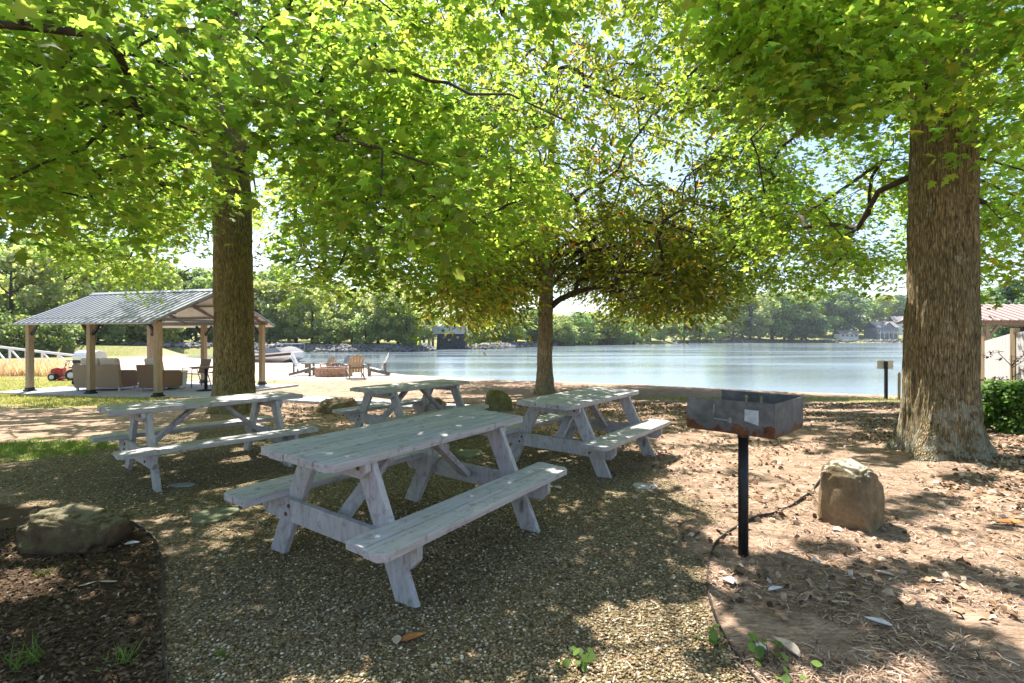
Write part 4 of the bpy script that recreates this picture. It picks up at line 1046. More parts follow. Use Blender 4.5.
def blades(name, label, cat, xy, n, hgt, wid, pal, probs, seed, lean=0.35):
    rng = np.random.default_rng(seed); x, y = xy(rng, n); n = len(x)
    tv = np.array([(-0.5, 0, 0), (0.5, 0, 0), (0.34, 0.55, 0.06), (-0.34, 0.55, 0.06), (0, 1.0, 0.28)]); tf = np.array([(0, 1, 2), (0, 2, 3), (3, 2, 4)])
    up = np.tile([[0, 0, 1.0]], (n, 1)) + rng.normal(size=(n, 3)) * lean; nor = rng.normal(size=(n, 3)) * np.array([1, 1, 0.1])
    h = rng.uniform(*hgt, n); w_ = rng.uniform(*wid, n)
    c = np.array(pal)[rng.choice(len(pal), n, p=probs)] * rng.uniform(0.75, 1.25, (n, 1))
    P = np.stack([x, y, ground_z(x, y) - 0.004], 1)
    # tip along 'up': build frame with tip as the main axis
    t = up / np.linalg.norm(up, axis=1, keepdims=True); nn = nor - t * np.sum(nor * t, 1, keepdims=True); nn /= np.linalg.norm(nn, axis=1, keepdims=True)
    m = np.stack([np.cross(t, nn), t, nn], 2)
    v, f, cc = scatter(tv, tf, P, m, np.stack([w_, h, h], 1), c)
    return tag(np_mesh(name, v, f, M['grass'], cc), label, cat, kind='stuff')
def xy_tall(rng, n):
    u = rng.uniform(size=n); px = -150 + 215 * u + rng.normal(size=n) * 4; d = rng.uniform(22.5, 28, n)
    x = (px - XC) / F * d; k = fbm(xy0(x, d, 0.5), 9, 2) > 0.3; return x[k], d[k]
blades('tall_grass', 'tall dry pinkish tan grass beyond the pavilion lawn', 'tall grass', xy_tall, 30000, (0.35, 0.72), (0.012, 0.03), [(0.50, 0.36, 0.30), (0.56, 0.44, 0.36), (0.42, 0.29, 0.24), (0.36, 0.36, 0.15)], [.4, .3, .2, .1], 81, 0.2)
def xy_patch(rng, n):
    x = rng.uniform(-8.2, -4.2, n); y = rng.uniform(5.2, 7.4, n); _, _, l, _ = zones(x, y); k = (l > 0.45) & (x > -7.9); return x[k], y[k]
blades('grass', 'short green grass patch growing at the edge of the gravel', 'grass', xy_patch, 26000, (0.025, 0.075), (0.003, 0.007), [(0.09, 0.17, 0.03), (0.13, 0.2, 0.04), (0.22, 0.22, 0.08)], [.5, .35, .15], 82, 0.5)
def xy_lawn(rng, n):
    y = rng.uniform(9.5, 24, n); x = (rng.uniform(-560, -235, n)) / F * y; _, _, l, s = zones(x, y); k = (rng.uniform(size=n) < l - s)
    k &= ~((((np.stack([x, y], 1) - A_) @ U_) > -0.75) & (((np.stack([x, y], 1) - A_) @ U_) < 6.3) & (((np.stack([x, y], 1) - A_) @ V_) > -0.55) & (((np.stack([x, y], 1) - A_) @ V_) < 4.3))
    return x[k], y[k]
blades('lawn_grass', 'sunny yellow green lawn grass around the timber pavilion', 'lawn', xy_lawn, 60000, (0.03, 0.08), (0.008, 0.02), [(0.27, 0.27, 0.09), (0.19, 0.22, 0.06), (0.42, 0.36, 0.17)], [.4, .25, .35], 83, 0.5)
def xy_strip(rng, n):
    x = rng.uniform(3, 15, n); y = rng.uniform(11, 14.5, n); _, _, l, s = zones(x, y); k = rng.uniform(size=n) < l; return x[k], y[k]
blades('shore_grass', 'thin strip of green grass along the sandy lake edge', 'grass', xy_strip, 14000, (0.03, 0.08), (0.006, 0.014), [(0.20, 0.24, 0.06), (0.14, 0.2, 0.045), (0.34, 0.31, 0.12)], [.4, .3, .3], 84, 0.5)

# ------------------------------------------------------------------ weeds and single fallen leaves
def weed(label, px, py, n, size, kind, seed, tone):
    rng = np.random.default_rng(seed); x, y, _ = at(px, py); z = gz(x, y)
    r = thing('weed', label, 'weed', (x, y, z))
    if kind == 'blade':
        a = rng.uniform(0, 6.28, n); up = np.stack([np.cos(a) * 0.7, np.sin(a) * 0.7, np.ones(n)], 1) + rng.normal(size=(n, 3)) * 0.3
        P = np.stack([rng.normal(size=n) * size * .3, rng.normal(size=n) * size * .3, np.zeros(n)], 1)
        t = up / np.linalg.norm(up, axis=1, keepdims=True); nor = np.cross(t, rng.normal(size=(n, 3))); nor /= np.linalg.norm(nor, axis=1, keepdims=True)
        tv = np.array([(-0.5, 0, 0), (0.5, 0, 0), (0.34, 0.55, 0.06), (-0.34, 0.55, 0.06), (0, 1.0, 0.28)]); tf = np.array([(0, 1, 2), (0, 2, 3), (3, 2, 4)])
        m = np.stack([np.cross(t, nor), t, nor], 2); h = rng.uniform(0.5, 1.2, n) * size
        v, f, c = scatter(tv, tf, P, m, np.stack([np.full(n, 0.006), h, h], 1), np.array(tone) * rng.uniform(0.7, 1.3, (n, 1)))
        np_mesh('blades', v, f, M['grass'], c, parent=r)
    else:
        P = np.stack([rng.normal(size=n) * size, rng.normal(size=n) * size, rng.uniform(0.02, 0.07, n)], 1)
        nor = np.tile([[0, -0.3, 1.0]], (n, 1)) + rng.normal(size=(n, 3)) * 0.35
        v, f, c = scatter(OVAL_V * np.array([2.0, 1, 1]), OVAL_F, P, frames(nor, rng.normal(size=(n, 3))), rng.uniform(0.022, 0.045, n), np.array(tone) * rng.uniform(0.7, 1.3, (n, 1)))
        np_mesh('leaves', v, f, M['grass'], c, parent=r)
        b = MB()
        for p in P: b.tube([(p[0] * .3, p[1] * .3, -0.01), tuple(p * np.array([.7, .7, .6])), tuple(p)], 0.0012, 4)
        b.build('stems', M['branch'], r)
weed('round leaved seedlings along the edging below the grill post', 712, 655 - 5, 12, 0.045, 'leaf', 1, (0.12, 0.2, 0.04))
weed('larger clump of bright seedlings by the curled leaf at the bottom', 770, 668, 20, 0.07, 'leaf', 2, (0.13, 0.22, 0.04))
weed('grassy weed tuft in the dark bed at the bottom left corner', 25, 665, 46, 0.12, 'blade', 3, (0.10, 0.16, 0.035))
weed('small weed tuft beside the left bed edging', 122, 660, 30, 0.08, 'blade', 4, (0.12, 0.19, 0.04))
weed('tiny weed tuft under the low mossy boulder', 45, 575, 30, 0.05, 'blade', 5, (0.10, 0.13, 0.03))
weed('lone green sprig in the gravel at the bottom', 578, 668, 12, 0.03, 'leaf', 6, (0.10, 0.17, 0.035))
weed('faint weed sprig in the gravel at lower left', 222, 655, 14, 0.05, 'blade', 7, (0.10, 0.17, 0.035))

def fallen(label, px, py, L, rz, mat, curl=0.35, W=0.5):
    x, y, _ = at(px, py); b = MB(); n = 7; vs, fs = [], []
    for i in range(n + 1):
        t = i / n; hw = W * math.sin(math.pi * min(1, t * 0.94 + 0.04)) ** 0.8 * (1 - 0.35 * t)
        for k in (-1, -0.5, 0, 0.5, 1):
            vs.append((L * hw * k * 0.5, L * (t - 0.5), L * (curl * (abs(k) ** 1.5) * hw * 0.7 + 0.22 * (t - 0.5) ** 2) + 0.012))
    for i in range(n):
        for k in range(4): fs.append((i * 5 + k, i * 5 + k + 1, i * 5 + k + 6, i * 5 + k + 5))
    b.add(vs, fs); o = b.build('fallen_leaf', mat, smooth=True)
    m = o.modifiers.new('thick', 'SOLIDIFY'); m.thickness = 0.0012
    o.location = (x, y, gz(x, y)); o.rotation_euler = (random.uniform(-.15, .15), random.uniform(-.15, .15), rz); tag(o, label, 'dead leaf')
fallen('pale curled dead leaf just right of the edging below the grill', 728, 585, 0.085, 0.3, M['pale_leaf'], 0.5, 0.9)
fallen('slim pale folded leaf lying in front of the grill post', 776, 592, 0.085, -1.35, M['pale_leaf'], 0.6, 0.5)
fallen('pale leaf lower right of the slim folded one', 878, 626, 0.11, 0.75, M['pale_leaf'], 0.5, 0.45)
fallen('tan and green leaf in front of the upright stone', 884, 574, 0.10, 1.2, M['dry_leaf'], 0.4, 0.6)
fallen('orange brown leaf lying in the gravel below the nearest bench', 413, 640, 0.11, -1.2, M['orange_leaf'], 0.4, 0.6)
fallen('yellowish tan leaf beside the orange brown one', 397, 642, 0.07, 0.2, M['dry_leaf'], 0.4, 0.7)
fallen('large upright curled tan leaf among the bottom seedlings', 785, 655, 0.13, 0.4, M['dry_leaf'], 0.6, 0.6)
fallen('bluish white scrap of leaf at the left of the bottom seedlings', 760, 655, 0.06, 0.9, M['pale_leaf'], 0.4, 0.9)
fallen('big brown leaf at the right edge above the open earth', 1010, 525, 0.17, 1.2, M['orange_leaf'], 0.4, 0.5)
fallen('pale leaf propped against the low mossy boulder', 132, 545, 0.08, -1.0, M['pale_leaf'], 0.4, 0.7)
fallen('pale strip of leaf in the dark bed below the boulder', 108, 584, 0.09, -1.4, M['dry_leaf'], 0.3, 0.35)
fallen('thin dull leaf left of the pale strip in the dark bed', 87, 585, 0.075, -0.7, M['dry_leaf'], 0.3, 0.3)
fallen('small white leaf under the far bench end of the nearest table', 557, 488, 0.09, 0.8, M['pale_leaf'], 0.4, 0.8)

# ------------------------------------------------------------------ timber pavilion
def pavilion():
    rz = math.atan2(U_[1], U_[0]); L, W = 5.17, 3.8
    r = thing('pavilion', 'open timber pavilion with a ribbed metal gable roof beside the mossy maple', 'pavilion', (A_[0], A_[1], SLAB_Z), rz)
    top = 2.08
    for j, v in enumerate((0, W)):
        for u in (0, L / 2, L):
            b = MB(); b.box(u - 0.075, u + 0.075, v - 0.075, v + 0.075, 0.02, top); p = b.build('post', M['cedar'], r, bevel=0.006)
            b = MB(); b.box(u - 0.115, u + 0.115, v - 0.115, v + 0.115, 0.0, 0.045); b.box(u - 0.085, u + 0.085, v - 0.085, v + 0.085, 0.045, 0.11); b.build('post_base', M['black_metal'], p)
            b = MB()
            for s in (-1, 1):
                if 0 <= u + s * 0.35 <= L: b.beam((u + s * 0.085, v, top - 0.36), (u + s * 0.36, v, top - 0.03), 0.05, 0.07)
            b.build('bracket', M['black_metal'], p)
        b = MB(); b.box(-0.1, L + 0.2, v - 0.05, v + 0.05, top, top + 0.14); b.build('eave_beam', M['grey_plastic'], r)
    for u in (0, L):
        b = MB(); b.box(u - 0.03, u + 0.03, 0.05, W - 0.05, top + 0.03, top + 0.10); b.build('tie_beam', M['grey_plastic'], r)
    ov, rise = 0.36, 0.90; zr = top + 0.15 + rise; ze = top + 0.15 - ov * rise / (W / 2)
    for s in (0, 1):
        vs, fs = [], []; n = 72; rowsv = 2
        y_e = -ov if s == 0 else W + ov
        us = []
        for i in range(24):
            u0 = -0.12 + i * (L + 0.36) / 24; k = (L + 0.36) / 24
            us += [(u0, 0), (u0 + k * 0.78, 0), (u0 + k * 0.84, 0.028), (u0 + k * 0.94, 0.028)]
        us.append((L + 0.24, 0))
        for (u, h) in us:
            vs += [(u, y_e, ze + h), (u, W / 2, zr + h), (u, y_e, ze + h - 0.03), (u, W / 2, zr + h - 0.03)]
        for i in range(len(us) - 1):
            a = i * 4; fs += [(a, a + 4, a + 5, a + 1), (a + 2, a + 3, a + 7, a + 6), (a, a + 2, a + 6, a + 4), (a + 1, a + 5, a + 7, a + 3)]
        e = (len(us) - 1) * 4; fs += [(0, 1, 3, 2), (e, e + 2, e + 3, e + 1)]
        b = MB(); b.add(vs, fs); b.build('roof_panel', M['roof_metal'], r)
        b = MB(); q = 0.045
        b.hexa([(-0.1, y_e, ze - 0.034 - q * .3), (L + 0.2, y_e, ze - 0.034 - q * .3), (L + 0.2, W / 2, zr - 0.034 - q * .3), (-0.1, W / 2, zr - 0.034 - q * .3), (-0.1, y_e, ze - 0.034), (L + 0.2, y_e, ze - 0.034), (L + 0.2, W / 2, zr - 0.034), (-0.1, W / 2, zr - 0.034)])
        b.build('ceiling_board', M['roof_under'], r)
        for u in (0.0, L / 3, 2 * L / 3, L):
            b = MB(); b.beam((u, 0 if s == 0 else W, top + 0.08), (u, W / 2, zr - 0.14), 0.05, 0.09); b.build('rafter', M['grey_plastic'], r)
        for k in (0.33, 0.66):
            yy = y_e + (W / 2 - y_e) * k; zz = ze + (zr - ze) * k - 0.095
            b = MB(); b.box(-0.08, L + 0.18, yy - 0.025, yy + 0.025, zz - 0.02, zz + 0.03); b.build('purlin', M['grey_plastic'], r)
    b = MB(); b.prism([(W / 2 - 0.14, zr - 0.035), (W / 2, zr + 0.045), (W / 2 + 0.14, zr - 0.035), (W / 2, zr + 0.015)], 'x', -0.14, L + 0.26); b.build('ridge_cap', M['roof_metal'], r)
    # patio slab
    sb = MB(); sb.box(-0.7, L + 1.2, -0.5, W + 0.4, -0.28, 0.0)
    s = sb.build('patio_slab', M['concrete'], bevel=0.01); s.location = (A_[0], A_[1], SLAB_Z); s.rotation_euler = (0, 0, rz)
    tag(s, 'pale concrete patio slab under the timber pavilion', 'patio', kind='structure')
    return rz
PRZ = pavilion()
PZ = SLAB_Z + 0.002
def pv(u, v): p = A_ + U_ * u + V_ * v; return (p[0], p[1], PZ)
def at_s(px, d): return ((px - XC) / F * d, d, PZ)

def wicker_seat(label, cat, loc, rz, width, nseat, name, body):
    """seen from behind: solid woven shell, sloped arms, loose cushions"""
    r = thing(name, label, cat, loc, rz); w, d = width, 0.82
    b = MB(); b.hexa([(-w / 2, -d / 2, 0.09), (w / 2, -d / 2, 0.09), (w / 2, -d / 2 + 0.12, 0.09), (-w / 2, -d / 2 + 0.12, 0.09), (-w / 2, -d / 2 - 0.1, 0.80), (w / 2, -d / 2 - 0.1, 0.80), (w / 2, -d / 2 + 0.0, 0.80), (-w / 2, -d / 2 + 0.0, 0.80)])
    b.build('backrest', body, r, bevel=0.02)
    b = MB(); b.box(-w / 2 + 0.02, w / 2 - 0.02, -d / 2 + 0.121, d / 2, 0.10, 0.34); b.build('seat_base', M['wicker'], r, bevel=0.015)
    for s in (-1, 1):
        x0, x1 = sorted((s * w / 2, s * (w / 2 - 0.10)))
        b = MB(); b.prism([(-d / 2 + 0.10, 0.09), (d / 2, 0.09), (d / 2 + 0.03, 0.50), (d / 2 - 0.1, 0.60), (-d / 2 + 0.04, 0.64)], 'x', x0 - s * 0.003 - 0.002, x1 - s * 0.003 + 0.002); b.build('arm', M['wicker'], r, bevel=0.02)
        for yy in (-d / 2 + 0.06, d / 2 - 0.06):
            b = MB(); b.box(s * (w / 2 - 0.06) - 0.025, s * (w / 2 - 0.06) + 0.025, yy - 0.025, yy + 0.025, 0.0, 0.092); b.build('foot', M['grey_metal'], r)
    cw = (w - 0.24) / nseat
    for i in range(nseat):
        x0 = -w / 2 + 0.12 + i * cw
        b = MB(); b.box(x0 + 0.01, x0 + cw - 0.01, -d / 2 + 0.2, d / 2 + 0.02, 0.342, 0.48); b.build('seat_cushion', M['cushion'], r, bevel=0.05)
        b = MB(); b.hexa([(x0 + .01, -d / 2 + 0.13, 0.48), (x0 + cw - .01, -d / 2 + .13, .48), (x0 + cw - .01, -d / 2 + .31, .48), (x0 + .01, -d / 2 + .31, .48), (x0 + .01, -d / 2 + .02, 1.0), (x0 + cw - .01, -d / 2 + .02, 1.0), (x0 + cw - .01, -d / 2 + .2, 1.0), (x0 + .01, -d / 2 + .2, 1.0)]); b.build('back_cushion', M['cushion'], r, bevel=0.06)
x, y, z = at_s(107, 15.9); wicker_seat('pale wicker sofa with cream cushions under the pavilion, back turned', 'sofa', (x, y, z), PRZ + 0.35, 1.35, 2, 'wicker_sofa', M['wicker_pale'])
x, y, z = at_s(161, 15.9); wicker_seat('brown wicker armchair behind the nearest pavilion post', 'armchair', (x, y, z), PRZ + 0.15, 0.80, 1, 'wicker_armchair', M['wicker'])

def coffee_table(x, y):
    r = thing('side_table', 'low dark side table between the wicker sofa and the armchair', 'side table', (x, y, PZ), 0.2)
    b = MB(); b.box(-0.3, 0.3, -0.25, 0.25, 0.42, 0.46); b.build('table_top', M['wicker'], r, bevel=0.006)
    for sx in (-1, 1):
        for sy in (-1, 1):
            b = MB(); b.box(sx * 0.26 - .02, sx * .26 + .02, sy * .21 - .02, sy * .21 + .02, 0, 0.42); b.build('leg', M['grey_plastic'], r)
coffee_table(*at_s(142, 17.2)[:2])
def cooler(x, y):
    r = thing('cooler', 'pale blue white box standing beside the brown wicker armchair', 'cooler', (x, y, PZ), PRZ)
    b = MB(); b.hexa([(-.2, -.17, 0), (.2, -.17, 0), (.2, .17, 0), (-.2, .17, 0), (-.23, -.2, .5), (.23, -.2, .5), (.23, .2, .5), (-.23, .2, .5)]); b.build('body', M['pale_plastic'], r, bevel=0.02)
    b = MB(); b.box(-.24, .24, -.21, .21, .502, .57); b.build('lid', M['white_paint'], r, bevel=0.02)
cooler(*at_s(177, 16.4)[:2])

def sling_chair(label, loc, rz):
    r = thing('patio_chair', label, 'chair', loc, rz)
    for s in (-1, 1):
        b = MB(); b.tube([(s * .27, .27, 0), (s * .27, .25, .62), (s * .27, -.2, .64), (s * .27, -.27, .40), (s * .27, -.38, 0)], 0.016, 8); b.build('side_frame', M['grey_plastic'], r, True)
    b = MB(); b.hexa([(-.26, -.25, .40), (.26, -.25, .40), (.26, .25, .44), (-.26, .25, .44), (-.26, -.25, .43), (.26, -.25, .43), (.26, .25, .47), (-.26, .25, .47)]); b.build('seat', M['cushion'], r, bevel=0.01)
    b = MB(); b.hexa([(-.26, -.27, .44), (.26, -.27, .44), (.26, -.24, .44), (-.26, -.24, .44), (-.26, -.40, .92), (.26, -.40, .92), (.26, -.37, .92), (-.26, -.37, .92)]); b.build('backrest', M['brown_sling'], r, bevel=0.01)
x, y, z = at_s(195, 16.7); sling_chair('brown backed patio chair under the pavilion facing the viewer', (x, y, z), PRZ + math.pi - 0.2)
x, y, z = at_s(219, 17.4); sling_chair('patio chair half hidden by the mossy trunk', (x, y, z), PRZ + math.pi / 2)
def dining(x, y):
    r = thing('patio_table', 'round dark pedestal patio table next to the mossy trunk', 'table', (x, y, PZ))
    b = MB(); b.lathe([(0.42, 0.70), (0.43, 0.715), (0.42, 0.73)], 28); b.build('table_top', M['wicker'], r, True)
    b = MB(); b.tube([(0, 0, .02), (0, 0, .70)], 0.045, 12); b.build('pedestal', M['black_metal'], r, True)
    b = MB(); b.lathe([(0.26, 0), (0.26, 0.02), (0.06, 0.05)], 24); b.build('base', M['black_metal'], r, True)
dining(*at_s(206, 15.6)[:2])

def bbq(x, y):
    r = thing('gas_grill', 'silver hooded gas grill on a dark cart at the far corner of the pavilion', 'grill', (x, y, PZ), PRZ + 0.1)
    b = MB(); b.prism([(-.27, .86), (.27, .86), (.27, 1.0), (.17, 1.15), (-.05, 1.2), (-.2, 1.12), (-.27, 1.0)], 'x', -.42, .42); b.build('hood', M['alu'], r, bevel=0.02)
    b = MB(); b.box(-.42, .42, -.27, .27, .76, .857); b.build('firebox', M['black_metal'], r, bevel=0.01)
    b = MB(); b.tube([(-.3, -.30, 1.02), (-.3, -.33, 1.02), (.3, -.33, 1.02), (.3, -.30, 1.02)], 0.012, 8); b.build('hood_handle', M['grey_metal'], r)
    for s in (-1, 1):
        x0, x1 = sorted((s * .425, s * .72)); b = MB(); b.box(x0, x1, -.25, .25, .82, .85); b.build('side_shelf', M['brown_sling'], r)
        for yy in (-.22, .22):
            b = MB(); b.box(s * .38 - .025, s * .38 + .025, yy - .025, yy + .025, .10, .757); b.build('leg', M['brown_sling'], r)
            b = MB(); b.lathe([(.085, -.022), (.095, 0), (.085, .022)], 16, (s * .38, yy, .095), 'x'); b.build('wheel', M['rubber'], r, True)
    b = MB(); b.box(-.36, .36, -.2, .2, .22, .25); b.build('lower_shelf', M['grey_plastic'], r)
bbq(*at_s(90, 17.6)[:2])

# ------------------------------------------------------------------ red riding mower
def mower():
    x, y, z = at(67, 380.5, -0.33); z = gz(x, y)
    r = thing('riding_mower', 'small red riding mower parked by the tall dry grass', 'mower', (x, y, z), 0.25)
    b = MB(); b.prism([(-.15, .28), (-.62, .30), (-.66, .42), (-.60, .60), (-.30, .66), (-.12, .62)], 'y', -.22, .22); b.build('hood', M['red_paint'], r, bevel=0.03)
    b = MB(); b.box(-.6, .58, -.17, .17, .2, .3); b.build('chassis', M['grey_plastic'], r)
    b = MB(); b.prism([(.06, .30), (.62, .34), (.68, .48), (.58, .58), (.36, .60), (.12, .50)], 'y', -.3, .3); b.build('fender', M['red_paint'], r, bevel=0.03)
    b = MB(); b.prism([(.16, .605), (.46, .605), (.60, .92), (.53, .93), (.40, .70), (.16, .68)], 'y', -.2, .2); b.build('seat', M['grey_plastic'], r, bevel=0.02)
    b = MB(); b.tube([(-.12, 0, .62), (-.02, 0, .82)], .02, 8); b.tube([(.02 + .05 * math.cos(a), .17 * math.sin(a), .85 + .1 * math.cos(a)) for a in np.linspace(0, 6.28, 17)], .014, 6); b.build('steering_wheel', M['grey_plastic'], r)
    for (wx, rad) in ((-.48, .19), (.38, .27)):
        for s in (-1, 1):
            yy = s * .34
            b = MB(); b.lathe([(rad * .6, -.09), (rad * .96, -.085), (rad, -.04), (rad, .04), (rad * .96, .085), (rad * .6, .09)], 22, (wx, yy, rad), 'y'); wo_ = b.build('wheel', M['rubber'], r, True)
            b = MB(); b.lathe([(rad * .2, -.095), (rad * .58, -.093), (rad * .58, .093), (rad * .2, .095)], 18, (wx, yy, rad), 'y'); b.build('rim', M['pale_plastic'], wo_, True)
    r.scale = (.74, .74, .80)
    b = MB(); b.lathe([(.42, .09), (.44, .14), (.38, .19)], 24, (-.02, 0, 0)); b.build('mower_deck', M['red_paint'], r, True)
mower()

# ------------------------------------------------------------------ aluminium gangway
def gangway():
    r = thing('dock_gangway', 'silver aluminium truss gangway lying beyond the tall grass', 'gangway')
    for off in (0, 1.0):
        p0 = Vector(at_d(-40, 342.5, 29.5 + off)); p1 = Vector(at_d(74, 355.5, 30.5 + off))
        hgt = 1.15; b = MB()
        b.beam(p0, p1, .10, .13); q0, q1 = p0 - Vector((0, 0, hgt)), p1 - Vector((0, 0, hgt * .78)); b.beam(q0, q1, .10, .13)
        n = 7
        for i in range(n + 1):
            t = i / n; a, c = p0.lerp(p1, t), q0.lerp(q1, t); b.beam(a, c, .08, .08, (0, 1, 0))
            if i < n:
                b.beam(a, q0.lerp(q1, (i + 1) / n), .07, .07, (0, 1, 0))
        b.build('side_truss', M['alu'], r)
    a0, a1 = Vector(at_d(-40, 342.5, 30)), Vector(at_d(74, 355.5, 31)); b = MB()
    b.hexa([tuple(a0 + Vector((0, -.45, -1.12))), tuple(a1 + Vector((0, -.45, -.9))), tuple(a1 + Vector((0, .45, -.9))), tuple(a0 + Vector((0, .45, -1.12))), tuple(a0 + Vector((0, -.45, -1.06))), tuple(a1 + Vector((0, -.45, -.84))), tuple(a1 + Vector((0, .45, -.84))), tuple(a0 + Vector((0, .45, -1.06)))])
    b.build('deck', M['grey_metal'], r)
gangway()

# ------------------------------------------------------------------ fire pit and chairs
def fire_pit():
    x, y, _ = at(329, 379, -0.4); z = gz(x, y)
    # pale surround
    b = MB(); pts = []
    for i in range(40):
        a = 2 * math.pi * i / 40; pts.append((math.cos(a) * 3.0, math.sin(a) * 2.3))
    b.prism(pts, 'z', -0.2, 0.02); s = b.build('patio_paving', M['tan_concrete'], bevel=0.01); s.location = (x + 0.15, y + 0.5, z)
    tag(s, 'pale round paving around the fire pit near the shore', 'patio', kind='structure')
    r = thing('fire_pit', 'low round reddish stone fire pit ringed by garden chairs', 'fire pit', (x, y + 0.6, z + 0.02))
    b = MB()
    for row in range(3):
        for i in range(16):
            a0 = 2 * math.pi * (i + row * .5) / 16; a1 = a0 + 2 * math.pi / 16 * .95; P = []
            for rad, a in ((.62, a0), (.80, a0), (.80, a1), (.62, a1)): P.append((rad * math.cos(a), rad * math.sin(a)))
            k = random.uniform(-.006, .006); b.hexa([(*p, row * .13) for p in P] + [(*p, row * .13 + .125 + k) for p in P])
    b.build('stone_ring', M['brick_stone'], r)
    b = MB(); b.lathe([(.01, .02), (.60, .02), (.60, .10), (.3, .14), (.01, .16)], 24); b.build('ash_bed', M['dark_stone'], r)
    return x, y + 0.6, z + 0.02
FPX, FPY, FPZ = fire_pit()
def adirondack(label, loc, rz, mat, legmat, s=1.0):
    """fan-backed low garden chair, sitter faces +y"""
    r = thing('garden_chair', label, 'garden chair', loc, rz, 'garden chairs round the fire pit')
    for k in range(5):
        x0 = (k - 2) * .105; hgt = (.98, 1.04, .98)[abs(k - 2) and 1 or 0] if False else 1.02 - .035 * (k - 2) ** 2
        b = MB(); b.hexa([(x0 - .042, -.24, .26), (x0 + .042, -.24, .26), (x0 + .042, -.215, .26), (x0 - .042, -.215, .26), (x0 * 1.2 - .05, -.56, hgt), (x0 * 1.2 + .05, -.56, hgt), (x0 * 1.2 + .05, -.535, hgt), (x0 * 1.2 - .05, -.535, hgt)]); b.build('back_slat', mat, r, bevel=.008)
    b = MB()
    for k in range(5):
        yy = -.2 + k * .115; zz = .25 + k * .03; b.box(-.27, .27, yy, yy + .1, zz, zz + .022)
    b.build('seat', mat, r)
    for sg in (-1, 1):
        b = MB(); b.box(sg * .36 - .065, sg * .36 + .065, -.42, .36, .56, .585); b.build('arm', legmat, r, bevel=.008)
        b = MB(); b.box(sg * .32 - .015, sg * .32 + .015, .24, .34, 0, .559); b.build('leg', legmat, r)
        b = MB(); b.beam((sg * .285, .34, .30), (sg * .285, -.62, .06), .025, .11); b.box(sg * .29 - .012, sg * .29 + .012, -.44, -.36, 0.1, .559); b.build('leg', legmat, r)
    b = MB(); b.box(-.30, .30, -.345, -.325, .42, .50); b.build('back_rail', legmat, r)
    r.scale = (s, s, s)
    return r
cz = FPZ
def chair_at(px, d, rz, lab, m1, m2, s=1.0):
    adirondack(lab, ((px - XC) / F * d, d, FPZ), rz, m1, m2, s)
chair_at(305, FPY + 0.2, -1.45, 'pale grey garden chair left of the fire pit, seen from the side', M['pale_plastic'], M['grey_plastic'])
chair_at(355, FPY - 1.3, 0.45, 'tan fan backed garden chair in front of the fire pit, back to the viewer', M['tan_plastic'], M['grey_plastic'])
chair_at(376, FPY + 0.2, 1.75, 'white backed garden chair right of the fire pit toward the water', M['white_paint'], M['grey_plastic'])
chair_at(328, FPY + 1.9, 3.0, 'small orange tan garden chair behind the fire pit', M['tan_plastic'], M['tan_plastic'], 0.8)
chair_at(341, FPY + 1.6, 2.6, 'dark grey garden chair behind the fire pit', M['grey_plastic'], M['grey_plastic'], 0.85)
def bench():
    d = FPY + 2.4; x = (322 - XC) / F * d
    r = thing('garden_bench', 'low dark bench on the sand behind the fire pit', 'bench', (x, d, gz(x, d)))
    b = MB(); b.box(-.95, .95, -.2, .2, .44, .49); b.build('seat', M['grey_plastic'], r)
    for s in (-1, 1):
        b = MB(); b.box(s * .75 - .04, s * .75 + .04, -.17, .17, 0, .44); b.build('leg', M['grey_plastic'], r)
bench()

